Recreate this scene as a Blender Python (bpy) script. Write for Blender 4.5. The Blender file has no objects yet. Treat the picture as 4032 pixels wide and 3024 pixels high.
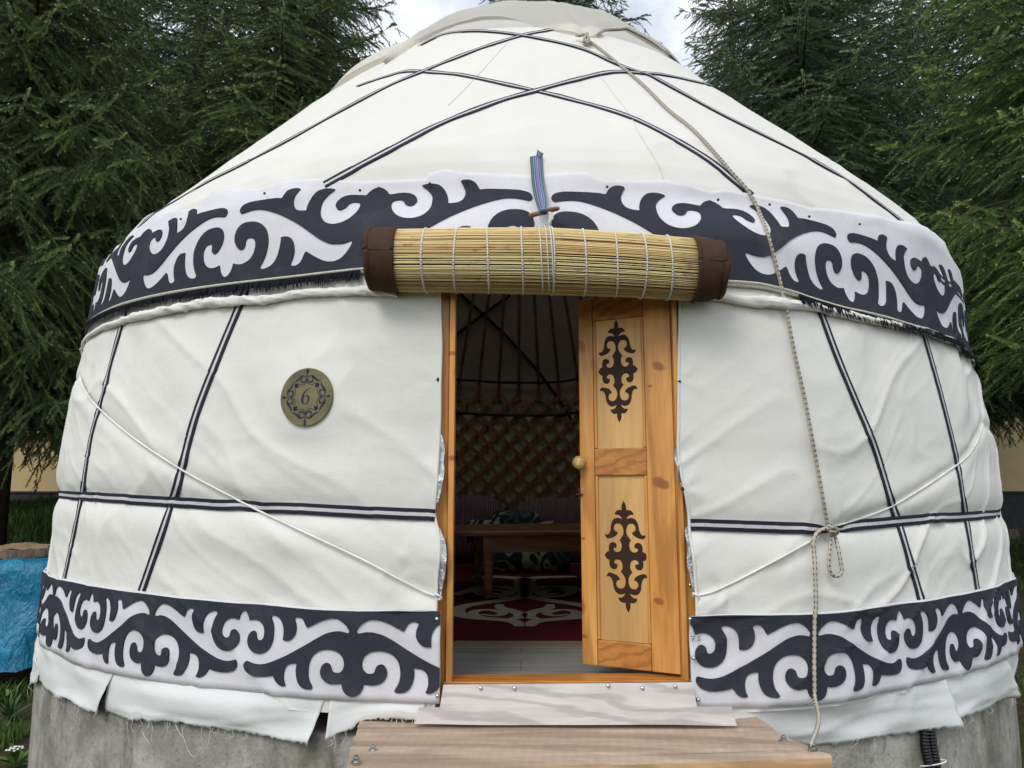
import bpy, bmesh, math, random
import numpy as np
from mathutils import Vector, Matrix
from mathutils.geometry import delaunay_2d_cdt
R_ = math.radians
random.seed(7)
rng = np.random.default_rng(7)
scene = bpy.context.scene
COL = scene.collection

# ------------------------------------------------------------------ camera (units: metres, yurt axis at the origin, yurt floor z = 0)
CAM = np.array([0.0, -6.2, 0.77]); F_S = 1600/2212*4032; PITCH, YAW = .1436, .0117
cd = bpy.data.cameras.new("camera"); co = bpy.data.objects.new("camera", cd); COL.objects.link(co)
co.location = CAM; co.rotation_euler = (math.pi/2+PITCH, 0, YAW)
cd.sensor_fit = 'HORIZONTAL'; cd.sensor_width = 36; cd.lens = 36*F_S/4032
cd.clip_start = .05; cd.clip_end = 3000
scene.camera = co

def rays(P):
    "directions of the sight lines measured on the photograph (4032 x 3024 px), used to survey where things stand"
    P = np.asarray(P, float).reshape(-1, 2)
    x = (P[:, 0]-2016)/F_S; y = -(P[:, 1]-1512)/F_S
    c, s = math.cos(PITCH), math.sin(PITCH)
    d = np.stack([x, c-s*y, s+c*y], 1)
    c, s = math.cos(YAW), math.sin(YAW)
    return np.stack([c*d[:, 0]-s*d[:, 1], s*d[:, 0]+c*d[:, 1], d[:, 2]], 1)
K = 4032/2212
def D(*pts): return [(x*K, y*K) for x, y in pts]
def box(b, w, pts):
    k = (b[2]-b[0])/w
    return [(b[0]+x*k, b[1]+y*k) for x, y in pts]
def hit_z(P, z): d = rays(P); return CAM+d*((z-CAM[2])/d[:, 2])[:, None]
def hit_y(P, y): d = rays(P); return CAM+d*((y-CAM[1])/d[:, 1])[:, None]
def hit_plane(P, o, n):
    d = rays(P); o = np.asarray(o); n = np.asarray(n)
    return CAM+d*(((o-CAM)@n)/(d@n))[:, None]
def hit_cyl(P, r):
    d = rays(P); a = d[:, 0]**2+d[:, 1]**2; b = CAM[0]*d[:, 0]+CAM[1]*d[:, 1]; c = CAM[0]**2+CAM[1]**2-r*r
    t = (-b-np.sqrt(np.maximum(b*b-a*c, 0)))/a
    return CAM+d*t[:, None]

# ------------------------------------------------------------------ noise
def _h(x, y, s):
    v = np.sin(x*127.1+y*311.7+s*74.7)*43758.5453
    return v-np.floor(v)
def vn(x, y, s=0):
    x, y = np.broadcast_arrays(np.asarray(x, float), np.asarray(y, float))
    xi = np.floor(x); yi = np.floor(y); u = x-xi; v = y-yi
    u = u*u*u*(u*(6*u-15)+10); v = v*v*v*(v*(6*v-15)+10)
    a = _h(xi, yi, s); b = _h(xi+1, yi, s); c = _h(xi, yi+1, s); d = _h(xi+1, yi+1, s)
    return ((a*(1-u)+b*u)*(1-v)+(c*(1-u)+d*u)*v)*2-1
def sst(a, b, x):
    t = np.clip((np.asarray(x, float)-a)/(b-a), 0, 1); return t*t*(3-2*t)
def crease(x, y, s, p=3.0):
    return (1-np.abs(vn(x, y, s)))**p

# ------------------------------------------------------------------ yurt surface r(theta, z), theta = 0 faces the camera
_Z = [-.3, -.1, 0, .5, 1., 1.1, 1.2, 1.3, 1.4, 1.5, 1.6, 1.7, 1.8, 1.9, 2., 2.1, 2.2, 2.3, 2.4, 2.5, 2.6, 2.8, 3., 3.2, 3.4, 3.6, 3.8, 4., 4.2, 4.4, 4.55, 4.65, 4.72, 4.75]
_L = [3.31, 3.305, 3.303, 3.285, 3.272, 3.262, 3.253, 3.241, 3.228, 3.215, 3.205, 3.193, 3.183, 3.174, 3.165, 3.145, 3.1, 3.033, 2.945, 2.854, 2.761, 2.58, 2.39, 2.201, 2.015, 1.817, 1.619, 1.436, 1.245, 1.039, .82, .58, .3, 0]
_Rr = [3.345, 3.34, 3.337, 3.321, 3.32, 3.312, 3.304, 3.29, 3.275, 3.258, 3.236, 3.225, 3.226, 3.228, 3.219, 3.2, 3.157, 3.092, 3.012, 2.925, 2.834, 2.648, 2.456, 2.263, 2.071, 1.879, 1.701, 1.523, 1.347, 1.159, .92, .64, .33, 0]
def rbase(th, z):
    w = .5+.5*np.sin(th)
    return np.interp(z, _Z, _L)*(1-w)+np.interp(z, _Z, _Rr)*w
def _thz(P):
    th = np.arctan2(P[:, 0], -P[:, 1]); return th, P[:, 2]
def hit_r(P, fn, off=0.0):
    "first meeting of each sight line with the surface r = fn(theta, z)+off"
    d = rays(P); ts = np.linspace(1.9, 7.5, 561)
    X = CAM[0]+d[:, :1]*ts; Y = CAM[1]+d[:, 1:2]*ts; Z = CAM[2]+d[:, 2:3]*ts
    g = np.hypot(X, Y)-(fn(np.arctan2(X, -Y), Z)+off)
    neg = g < 0
    i = np.where(neg.any(1), np.argmax(neg, 1), np.argmin(g, 1)); i = np.clip(i, 1, len(ts)-1)
    k = np.arange(len(d)); g0 = g[k, i-1]; g1 = g[k, i]
    f = np.where(g1 < 0, g0/np.maximum(g0-g1, 1e-9), 1.)
    t = ts[i-1]+(ts[1]-ts[0])*np.clip(f, 0, 1)
    return CAM+d*t[:, None]
def base_thz(P): return _thz(hit_r(P, rbase))
def curve(P):
    "theta -> z along a surveyed line"
    th, z = base_thz(P); o = np.argsort(th); th, z = th[o], z[o]
    def f(t): return np.interp(t, th, z)
    f.lo, f.hi = th[0], th[-1]
    return f

belt_l = curve(D((128,1068),(300,1080),(500,1092),(700,1102),(940,1113)))
belt_r = curve(D((1490,1132),(1650,1138),(1793,1143),(1950,1125),(2155,1111)))
def belt_z(th): return np.where(th < .1, belt_l(th), belt_r(th))
cordL_px = D((172,812),(181,839),(211.5,880),(287.5,945.5),(391,1014),(485,1065),(579,1113),(775,1205),(850,1245),(919,1280),(947,1288))
cordR_px = D((1502,1287),(1553,1273),(1692,1202),(1783,1150),(1811,1135),(1924,1095),(2065,1006),(2105,964),(2124,916))
cL = curve(cordL_px); cR = curve(cordR_px)
band_top = curve(D((102.9,1228),(170.4,1253.3),(305,1274),(482,1295),(718,1310),(957,1318.6),(1483,1328.6),(1591,1322.8),(1758.8,1315),(1995,1292.7),(2139,1263.5),(2178.6,1241)))
band_bot = curve(D((84,1354.5),(107,1392.4),(170,1430),(292.6,1460),(423,1481),(592,1497.8),(760.6,1509.6),(946,1518),(1498,1529),(1591,1525.7),(1758.8,1512.7),(1933.6,1486.3),(2070.7,1458.9),(2156,1421),(2195.8,1385)))
braid = curve(D((190.4,705),(229,672.8),(293.6,650),(390,629),(519,610),(680,595.5),(801,590.6),(1180,603),(1545.7,622.9),(1694,640.6),(1845.5,672.8),(1974.5,703.5),(2039,724.4),(2084,756.7)))

def disp(th, z):
    "how the cloth hangs: dips under belt and cords, broad billows, drag folds"
    th = np.asarray(th, float); z = np.asarray(z, float)
    s = th*3.3
    wall = 1-sst(1.55, 1.75, z)
    zb = belt_z(th)
    d = wall*(.016*vn(s*1.1, z*1.3, 1)+.007*vn(s*2.6+z, z*2.2, 2))
    # dips
    d = d-.022*wall*np.exp(-((z-zb)/.05)**2)+.010*wall*np.exp(-((z-zb-.14)/.09)**2)+.010*wall*np.exp(-((z-zb+.13)/.08)**2)
    zc = np.where(th < .1, cL(th), cR(th))
    d = d-.010*wall*np.exp(-((z-zc)/.025)**2)+.004*wall*np.exp(-((np.abs(z-zc)-.06)/.04)**2)
    # drag folds: long creases, steeper under the frieze, flatter at the belt
    side = np.where(th < .07, -1., 1.)
    a = .55*side
    u = s*np.cos(a)+z*np.sin(a); v = -s*np.sin(a)+z*np.cos(a)
    warp = .25*vn(s*2, z*2, 5)
    near = np.exp(-np.abs(z-zb)/.30)
    d = d+wall*(.014*crease(u*1.2+warp, v*4.2+warp*2, 11, 5)+.0048*crease(u*1.6, v*8+warp*3, 12, 6)*(.4+near)+.0018*crease(u*3.1+warp*2, v*13+warp*4, 17, 5))
    d = d+wall*sst(.9, 1.6, z)*(.010*vn(s*7+.4*vn(z*3, s, 8), z*.8, 13)*sst(.25, .8, np.abs(th)))
    d = d+wall*sst(.75, .2, z)*(.008*vn(s*5+z*3*side, z*2.5, 14)+.011*crease(u*1.5+warp, v*5, 16, 5))
    # pulls towards the tacked door edges
    e = np.where(th < .07, np.exp(-np.abs(th+.1)/.16), np.exp(-np.abs(th-.22)/.16))
    d = d+wall*e*.007*vn(s*1.5+z*5*side, z*9, 15)
    # puckers under the number plate and at the cord crossings
    for (pt, pz, am) in PUCKERS:
        dx = (th-pt)*3.3; dz = z-pz; rr = np.hypot(dx, dz)+1e-4; an = np.arctan2(dz, dx)
        d = d+wall*am*np.cos(an*5+pt*9)*np.exp(-rr/.12)*np.clip(rr/.03, 0, 1)
    pr_ = np.hypot((th-PLATE[0])*3.25, z-PLATE[1]); d = d*(1-.93*np.exp(-(pr_/.17)**4))+.012*np.exp(-(pr_/.22)**4)
    # the door frame holds the cloth forward of the circle
    rp = DOOR_C/(np.sin(th)*DOOR_N[0]-np.cos(th)*DOOR_N[1])
    lo_, hi_ = -.075, .235
    gap = np.clip(np.where(th < .07, lo_-th, th-hi_), 0, None)
    d = d+np.clip(rp+.010-rbase(th, z)-d*.5, 0, .14)*np.exp(-(gap/.16)**2)*(1-sst(1.8, 2.05, z))*(np.abs(th-.08) < .8)
    roof = sst(2.05, 2.35, z)*(1-sst(4.2, 4.5, z))
    d = d+roof*(.014*vn(s*1.3, z*1.1, 21)+.007*crease(s*1.1-z*.5, z*3+s*.6, 26, 5)+.0060*np.cos(th*64)*(1-sst(3.2, 4., z))*(.6+.4*vn(th*9, z*2, 27))+.006*crease(s*.9+z*.7, z*2.2-s*.4, 22, 4))
    e = sst(2.0, 2.15, z)*(1-sst(2.25, 2.6, z))
    d = d+e*(.012*vn(s*3.2, z*4, 23)+.012*crease(s*1.6+z*2, z*3.5-s, 24, 5))
    return d
PUCKERS = []
PLATE = [float(q[0]) for q in base_thz(D((664, 858)))]
DOOR_N = (math.sin(math.atan(.044)), -math.cos(math.atan(.044))); DOOR_C = -.3*DOOR_N[0]-3.262*DOOR_N[1]
_t, _z = base_thz(D((664,800),(391,1014),(1690,1203),(1793,1145),(1560,1270),(860,1250),(1467,824),(1475,1056),(947,820)))
PUCKERS = [(a, b, m) for a, b, m in zip(_t, _z, (.004,.003,.005,.006,.004,.004,.005,.005,.003))]
def rfull(th, z): return rbase(th, z)+disp(th, z)
def surf(th, z, off=0.0):
    r = rfull(th, z)+off
    return np.stack([r*np.sin(th), -r*np.cos(th), np.broadcast_to(z, np.shape(r))], -1)
def on_cloth(P, off=0.0):
    th, z = _thz(hit_r(P, rfull, off)); return surf(th, z, off)

# ------------------------------------------------------------------ objects
def tag(o, label=None, cat=None, group=None, kind=None):
    if label: o['label'] = label
    if cat: o['category'] = cat
    if group: o['group'] = group
    if kind: o['kind'] = kind
    return o
def empty(name, loc=(0, 0, 0), rz=0):
    o = bpy.data.objects.new(name, None); COL.objects.link(o); o.location = loc; o.rotation_euler = (0, 0, rz)
    o.empty_display_size = .1
    return o
def world_inv(o):
    m = o.matrix_basis.copy(); p = o
    while p.parent:
        m = p.parent.matrix_basis @ p.matrix_parent_inverse @ m; p = p.parent
    return m.inverted()
class MB:
    def __init__(s): s.v = []; s.f = []; s.m = []; s.uv = None; s.n = 0
    def add(s, V, Fc, mi=0):
        V = np.asarray(V, float).reshape(-1, 3); s.v.append(V)
        for f in Fc: s.f.append(tuple(int(i)+s.n for i in f)); s.m.append(mi)
        s.n += len(V); return s
    def box(s, lo, hi, M=None, mi=0):
        x0, y0, z0 = lo; x1, y1, z1 = hi
        V = [(x, y, z) for x in (x0, x1) for y in (y0, y1) for z in (z0, z1)]
        if M is not None: V = [tuple(M @ Vector(p)) for p in V]
        return s.add(V, [(0,1,3,2),(4,6,7,5),(0,4,5,1),(2,3,7,6),(0,2,6,4),(1,5,7,3)], mi)
    def tube(s, P, r, n=8, mi=0, cap=True, closed=False):
        P = np.asarray(P, float); m = len(P); r = np.broadcast_to(r, (m,))
        T = np.roll(P, -1, 0)-np.roll(P, 1, 0) if closed else np.gradient(P, axis=0)
        T /= np.linalg.norm(T, axis=1)[:, None]+1e-12
        up = np.array([0, 0, 1.]) if abs(T[0, 2]) < .9 else np.array([1., 0, 0])
        N = np.cross(T[0], up); N /= np.linalg.norm(N); V = []
        for i in range(m):
            N = N-T[i]*(N@T[i]); N /= np.linalg.norm(N); B = np.cross(T[i], N)
            for k in range(n):
                a = 2*math.pi*k/n; V.append(P[i]+r[i]*(math.cos(a)*N+math.sin(a)*B))
        Fc = []
        for i in range(m if closed else m-1):
            j = (i+1) % m
            for k in range(n): Fc.append((i*n+k, i*n+(k+1) % n, j*n+(k+1) % n, j*n+k))
        if cap and not closed: Fc += [tuple(range(n))[::-1], tuple(range((m-1)*n, m*n))]
        return s.add(V, Fc, mi)
    def grid(s, G, mi=0, flip=False, wrap=False):
        G = np.asarray(G, float); a, b = G.shape[:2]; Fc = []
        for i in range(a if wrap else a-1):
            for j in range(b-1):
                i2 = (i+1) % a
                q = (i*b+j, i2*b+j, i2*b+j+1, i*b+j+1); Fc.append(q[::-1] if flip else q)
        return s.add(G, Fc, mi)
    def lathe(s, prof, n=24, o=(0, 0, 0), mi=0, M=None):
        V = []; a = len(prof)
        for r, z in prof:
            for k in range(n):
                t = 2*math.pi*k/n; p = Vector((o[0]+r*math.cos(t), o[1]+r*math.sin(t), o[2]+z)); V.append(tuple(M @ p) if M else tuple(p))
        Fc = [(i*n+k, i*n+(k+1) % n, (i+1)*n+(k+1) % n, (i+1)*n+k) for i in range(a-1) for k in range(n)]
        Fc += [tuple(range(n))[::-1], tuple(range((a-1)*n, a*n))]
        return s.add(V, Fc, mi)
    def build(s, name, mats, parent=None, smooth=True, bevel=0, uv=None, solid=0, col=None):
        me = bpy.data.meshes.new(name)
        V = np.concatenate(s.v) if s.v else np.zeros((0, 3))
        inv = world_inv(parent) if parent else None
        me.from_pydata(V.tolist(), [], s.f)
        if not isinstance(mats, (list, tuple)): mats = [mats]
        for m in mats: me.materials.append(m)
        me.polygons.foreach_set('material_index', np.array(s.m, dtype=np.int32))
        me.polygons.foreach_set('use_smooth', np.full(len(me.polygons), bool(smooth)))
        if uv is not None:
            l = me.uv_layers.new(name='UVMap'); vi = np.zeros(len(me.loops), dtype=np.int32); me.loops.foreach_get('vertex_index', vi)
            l.data.foreach_set('uv', np.asarray(uv, dtype=np.float32)[vi].ravel())
        if col is not None:
            a = me.color_attributes.new('tint', 'FLOAT_COLOR', 'POINT'); c = np.ones((len(V), 4), dtype=np.float32); c[:, 0] = col; c[:, 1] = col; c[:, 2] = col
            a.data.foreach_set('color', c.ravel())
        me.update()
        o = bpy.data.objects.new(name, me); COL.objects.link(o)
        if parent: o.parent = parent; o.matrix_parent_inverse = inv
        if solid:
            md = o.modifiers.new('thick', 'SOLIDIFY'); md.thickness = solid; md.offset = -1
        if bevel:
            md = o.modifiers.new('bevel', 'BEVEL'); md.width = bevel; md.segments = 2; md.limit_method = 'ANGLE'; md.angle_limit = R_(40)
            if smooth:
                for p in me.polygons: p.use_smooth = False
        return o
def spline(P, n=8):
    "Catmull-Rom through the points"
    P = np.asarray(P, float); Q = np.vstack([2*P[0]-P[1], P, 2*P[-1]-P[-2]]); out = []
    for i in range(1, len(Q)-2):
        for k in range(n):
            t = k/n
            out.append(.5*((2*Q[i])+(-Q[i-1]+Q[i+1])*t+(2*Q[i-1]-5*Q[i]+4*Q[i+1]-Q[i+2])*t*t+(-Q[i-1]+3*Q[i]-3*Q[i+1]+Q[i+2])*t**3))
    out.append(P[-1]); return np.array(out)
def resample(P, step):
    P = np.asarray(P, float); L = np.concatenate([[0], np.cumsum(np.linalg.norm(np.diff(P, axis=0), axis=1))])
    n = max(2, int(L[-1]/step)+1); t = np.linspace(0, L[-1], n)
    return np.stack([np.interp(t, L, P[:, k]) for k in range(P.shape[1])], 1)
def inside(pts, poly):
    pts = np.asarray(pts); poly = np.asarray(poly); res = np.zeros(len(pts), bool); x, y = pts[:, 0], pts[:, 1]
    j = len(poly)-1
    for i in range(len(poly)):
        xi, yi = poly[i]; xj, yj = poly[j]
        c = ((yi > y) != (yj > y))
        if c.any(): res ^= c & (x < (xj-xi)*(y-yi)/((yj-yi) if yj != yi else 1e-12)+xi)
        j = i
    return res
def tri_fill(polys, step, cuts=(), keep=None):
    "triangles inside the even-odd area of 2-D polygons, with inner points about `step` apart"
    V = []; E = []
    for p in polys:
        n0 = len(V); V += [tuple(q) for q in p]; n = len(p)
        E += [(n0+i, n0+(i+1) % n) for i in range(n)]
    for c in cuts:
        n0 = len(V); V += [tuple(q) for q in c]; E += [(n0+i, n0+i+1) for i in range(len(c)-1)]
    A = np.array(V); lo, hi = A.min(0), A.max(0)
    gx, gy = np.meshgrid(np.arange(lo[0], hi[0], step), np.arange(lo[1], hi[1], step)); gp = np.stack([gx.ravel(), gy.ravel()], 1)
    def ins(q):
        r = np.zeros(len(q), bool)
        for p in polys: r ^= inside(q, p)
        return r
    gp = gp[ins(gp)]; V += [tuple(q) for q in gp]
    vs, es, fs, *_ = delaunay_2d_cdt([Vector(v) for v in V], E, [], 0, 1e-6)
    vs = np.array([(v.x, v.y) for v in vs]); fs = np.array([tuple(f) for f in fs if len(f) == 3])
    c = vs[fs].mean(1); ok = ins(c)
    if keep is not None: ok &= keep(c)
    fs = fs[ok]
    a = vs[fs]; ar = (a[:, 1, 0]-a[:, 0, 0])*(a[:, 2, 1]-a[:, 0, 1])-(a[:, 1, 1]-a[:, 0, 1])*(a[:, 2, 0]-a[:, 0, 0])
    fs = fs[np.abs(ar) > 1e-10]; ar = ar[np.abs(ar) > 1e-10]
    fs = np.where((ar < 0)[:, None], fs[:, ::-1], fs)
    return vs, fs
def rim(fs):
    e = {}
    for f in fs:
        for a, b in ((f[0], f[1]), (f[1], f[2]), (f[2], f[0])): e[(a, b)] = 1
    return [k for k in e if (k[1], k[0]) not in e]

# ------------------------------------------------------------------ materials
class NT:
    def __init__(s, name):
        s.mat = bpy.data.materials.new(name); s.mat.use_nodes = True; s.t = s.mat.node_tree; s.b = s.t.nodes['Principled BSDF']
    def n(s, kind, **kw):
        x = s.t.nodes.new(kind)
        for k, v in kw.items():
            if hasattr(x, k) and not (k in x.inputs): setattr(x, k, v)
            else: x.inputs[k].default_value = v
        return x
    def l(s, a, b): s.t.links.new(a, b)
    def coord(s, kind='Object', scale=(1, 1, 1), rot=(0, 0, 0)):
        c = s.n('ShaderNodeTexCoord'); m = s.n('ShaderNodeMapping'); m.inputs['Scale'].default_value = scale; m.inputs['Rotation'].default_value = rot
        s.l(c.outputs[kind], m.inputs['Vector']); return m.outputs['Vector']
    def noise(s, vec, scale, detail=4, rough=.55, dist=0):
        x = s.n('ShaderNodeTexNoise'); x.inputs['Scale'].default_value = scale; x.inputs['Detail'].default_value = detail; x.inputs['Roughness'].default_value = rough; x.inputs['Distortion'].default_value = dist
        s.l(vec, x.inputs['Vector']); return x.outputs['Fac']
    def wave(s, vec, scale, dist=0, detail=2, dscale=1, kind='BANDS', dirn='X', prof='SIN'):
        x = s.n('ShaderNodeTexWave'); x.wave_type = kind; x.wave_profile = prof
        if kind == 'BANDS': x.bands_direction = dirn
        else: x.rings_direction = dirn
        x.inputs['Scale'].default_value = scale; x.inputs['Distortion'].default_value = dist; x.inputs['Detail'].default_value = detail; x.inputs['Detail Scale'].default_value = dscale
        s.l(vec, x.inputs['Vector']); return x.outputs['Fac']
    def ramp(s, fac, stops):
        x = s.n('ShaderNodeValToRGB'); cr = x.color_ramp
        while len(cr.elements) < len(stops): cr.elements.new(.5)
        for e, (p, c) in zip(cr.elements, stops): e.position = p; e.color = (*c, 1) if len(c) == 3 else c
        s.l(fac, x.inputs['Fac']); return x.outputs['Color']
    def mix(s, fac, a, b, mode='MIX'):
        x = s.n('ShaderNodeMix'); x.data_type = 'RGBA'; x.blend_type = mode
        for sock, v in ((x.inputs[0], fac), (x.inputs[6], a), (x.inputs[7], b)):
            if hasattr(v, 'is_output'): s.l(v, sock)
            elif isinstance(v, (int, float)): sock.default_value = v
            else: sock.default_value = (*v, 1)
        return x.outputs[2]
    def math(s, op, a, b=0):
        x = s.n('ShaderNodeMath'); x.operation = op
        for sock, v in ((x.inputs[0], a), (x.inputs[1], b)):
            if hasattr(v, 'is_output'): s.l(v, sock)
            else: sock.default_value = v
        return x.outputs[0]
    def bump(s, h, strength=.3, dist=.01):
        x = s.n('ShaderNodeBump'); x.inputs['Strength'].default_value = strength; x.inputs['Distance'].default_value = dist
        s.l(h, x.inputs['Height']); s.l(x.outputs['Normal'], s.b.inputs['Normal'])
    def out(s, col=None, rough=.8, spec=.3, metal=0):
        if col is not None:
            if hasattr(col, 'is_output'): s.l(col, s.b.inputs['Base Color'])
            else: s.b.inputs['Base Color'].default_value = (*col, 1)
        if hasattr(rough, 'is_output'): s.l(rough, s.b.inputs['Roughness'])
        else: s.b.inputs['Roughness'].default_value = rough
        s.b.inputs['Specular IOR Level'].default_value = spec; s.b.inputs['Metallic'].default_value = metal
        return s.mat
def plain(name, c, rough=.7, spec=.3, metal=0, var=.12, scale=12, bump=.15, bs=80, bd=.002):
    m = NT(name); v = m.coord(); f = m.noise(v, scale)
    c2 = tuple(min(1, x*(1+var)) for x in c); c1 = tuple(x*(1-var) for x in c)
    col = m.ramp(f, [(.3, c1), (.7, c2)])
    if bump: m.bump(m.noise(v, bs, 3), bump, bd)
    return m.out(col, rough, spec, metal)
def cloth_mat(name, c, stain=(.62, .56, .42), amt=.35):
    m = NT(name); v = m.coord()
    f = m.noise(v, 1.3, 5, .6); g = m.noise(m.coord(scale=(3, 3, .7)), 2.4, 6, .65, .4)
    col = m.ramp(f, [(.25, tuple(x*.97 for x in c)), (.75, tuple(min(1, x*1.03) for x in c))])
    st = m.ramp(g, [(.60, (0, 0, 0)), (.82, (amt, amt, amt))])
    col = m.mix(st, col, stain)
    dirt = m.ramp(m.noise(v, 55, 2, .5), [(.74, (0, 0, 0)), (.80, (.35, .35, .35))])
    col = m.mix(dirt, col, tuple(x*.72 for x in stain))
    w = m.math('ADD', m.noise(v, 9, 4, .6), m.math('MULTIPLY', m.noise(v, 260, 2), .12))
    m.bump(w, .38, .012)
    mt = m.out(col, .85, .2)
    return mt
def wood_mat(name, c1, c2, axis='X', scale=1.0, rough=.45, knots=True, spec=.4, ring=6.0, saw=False):
    m = NT(name)
    sc = {'X': (.09, 1, 1), 'Y': (1, .09, 1), 'Z': (1, 1, .09)}[axis]
    v = m.coord(scale=tuple(x*scale for x in sc))
    f = m.noise(v, 9, 5, .6, .6); g = m.noise(v, 70, 3, .6)
    w = m.wave(v, ring, 7, 3, 1.2, 'BANDS', 'DIAGONAL')
    col = m.mix(m.ramp(f, [(.3, (0, 0, 0)), (.7, (1, 1, 1))]), c1, c2)
    col = m.mix(m.math('MULTIPLY', m.ramp(w, [(.55, (0, 0, 0)), (.95, (1, 1, 1))]), .50), col, tuple(x*.55 for x in c2))
    col = m.mix(m.math('MULTIPLY', m.ramp(g, [(.45, (0, 0, 0)), (.75, (1, 1, 1))]), .34), col, tuple(x*.5 for x in c2))
    if knots:
        vs = m.coord(scale=tuple(scale*x for x in {'X': (.55, 1, 1), 'Y': (1, .55, 1), 'Z': (1, 1, .55)}[axis]))
        vo = m.n('ShaderNodeTexVoronoi'); vo.inputs['Scale'].default_value = 5.2; m.l(vs, vo.inputs['Vector'])
        kf = m.ramp(vo.outputs['Distance'], [(.07, (1, 1, 1)), (.15, (0, 0, 0))])
        col = m.mix(m.math('MULTIPLY', kf, .75), col, (c2[0]*.45, c2[1]*.32, c2[2]*.3))
    if saw:
        sw = m.wave(m.coord(rot=(0, 0, .12)), 9, 3.5, 3, 2, 'BANDS', 'X'); dirt = m.noise(m.coord(scale=(.6, 1, 1)), 7, 6, .7, .5); gr = m.noise(m.coord(), 190, 3, .7)
        col = m.mix(m.math('MULTIPLY', sw, .10), col, tuple(x*.55 for x in c2)); col = m.mix(m.ramp(dirt, [(.50, (0, 0, 0)), (.72, (.55,)*3)]), col, (.24, .19, .15)); col = m.mix(m.ramp(gr, [(.60, (0, 0, 0)), (.72, (.4,)*3)]), col, (.16, .12, .09))
        m.bump(m.math('ADD', m.math('MULTIPLY', sw, .6), m.math('ADD', gr, g)), .35, .003)
    else: m.bump(m.math('ADD', g, m.math('MULTIPLY', w, .4)), .12, .003)
    return m.out(col, rough, spec)
# ------------------------------------------------------------------ palette
m_wall = cloth_mat('wall_canvas', (.735, .725, .672))
m_roof = cloth_mat('roof_canvas', (.70, .685, .63), amt=.2)
m_cap = cloth_mat('crown_canvas', (.80, .775, .70), amt=.2)
def let_light_through(mt, k):
    t = mt.node_tree; b = t.nodes['Principled BSDF']; o = t.nodes['Material Output']; tr = t.nodes.new('ShaderNodeBsdfTranslucent'); mx = t.nodes.new('ShaderNodeMixShader')
    tr.inputs['Color'].default_value = (1, .97, .90, 1); mx.inputs[0].default_value = k
    t.links.new(b.outputs[0], mx.inputs[1]); t.links.new(tr.outputs[0], mx.inputs[2]); t.links.new(mx.outputs[0], o.inputs['Surface'])
let_light_through(m_cap, .5)
m_skirt = cloth_mat('skirt_canvas', (.71, .72, .705), amt=.3)
def felt_mat(name, c, dirt, amt, fz=.3, fs=240):
    m = NT(name); v = m.coord()
    f = m.noise(v, fs, 4, .75); g = m.noise(v, 5, 6, .65)
    col = m.ramp(f, [(.3, tuple(x*.88 for x in c)), (.7, tuple(min(1, x*1.12) for x in c))])
    col = m.mix(m.ramp(g, [(.52, (0, 0, 0)), (.78, (amt,)*3)]), col, dirt)
    m.bump(m.noise(v, 220, 4, .75), fz, .004)
    return m.out(col, .95, .1)
m_white = felt_mat('white_felt', (.69, .68, .71), (.42, .38, .34), .35)
m_navy = felt_mat('navy_felt', (.040, .042, .056), (.095, .095, .108), .5)
m_brown = felt_mat('brown_felt', (.075, .043, .029), (.17, .11, .08), .6, .9, 55)
m_lining = felt_mat('grey_felt', (.44, .41, .35), (.28, .25, .2), .6)
m_fringe = plain('fringe_thread', (.012, .013, .02), .9, .1)
m_thread = plain('cotton_thread', (.66, .63, .57), .85, .2)
m_cord = plain('white_cord', (.78, .77, .72), .6, .3, bump=.3, bs=300)
m_pine = wood_mat('lacquered_pine', (.78, .41, .12), (.60, .25, .055), 'Z', 1.3, .33, True, .45)
m_pine_x = wood_mat('lacquered_pine_rail', (.62, .28, .07), (.46, .17, .036), 'X', 1.6, .33, False, .45, 9)
m_ply = wood_mat('birch_ply', (.78, .48, .19), (.66, .37, .125), 'Z', .7, .4, False, .4, 2.2)
m_burn = plain('burnt_wood', (.035, .014, .007), .6, .3)
m_knob = wood_mat('pale_knob', (.62, .45, .17), (.42, .26, .08), 'X', 3, .3, False, .5, 14)
m_steel = plain('zinc_steel', (.55, .55, .55), .3, .5, 1, bump=0)
m_black = plain('black_metal', (.012, .012, .012), .45, .4, bump=0)
def web_white():
    m = NT('webbing_core'); v = m.coord('UV', (1, 1, 1))
    w = m.wave(m.coord('UV', (1, 1, 1), (0, 0, .5)), 42, 1.2, 1, 6, 'BANDS', 'Y'); f = m.noise(v, 60)
    col = m.ramp(w, [(.15, (.28, .26, .28)), (.4, (.74, .72, .71))]); m.bump(w, .5, .002)
    return m.out(col, .7, .2)
def web_navy():
    m = NT('webbing_edge'); w = m.wave(m.coord('UV', (1, 1, 1), (0, 0, .7)), 70, 0, 0, 1, 'BANDS', 'Y')
    col = m.ramp(w, [(.2, (.010, .012, .022)), (.8, (.022, .026, .045))]); m.bump(w, .4, .001)
    return m.out(col, .75, .2)
m_webw, m_webn = web_white(), web_navy()
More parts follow.
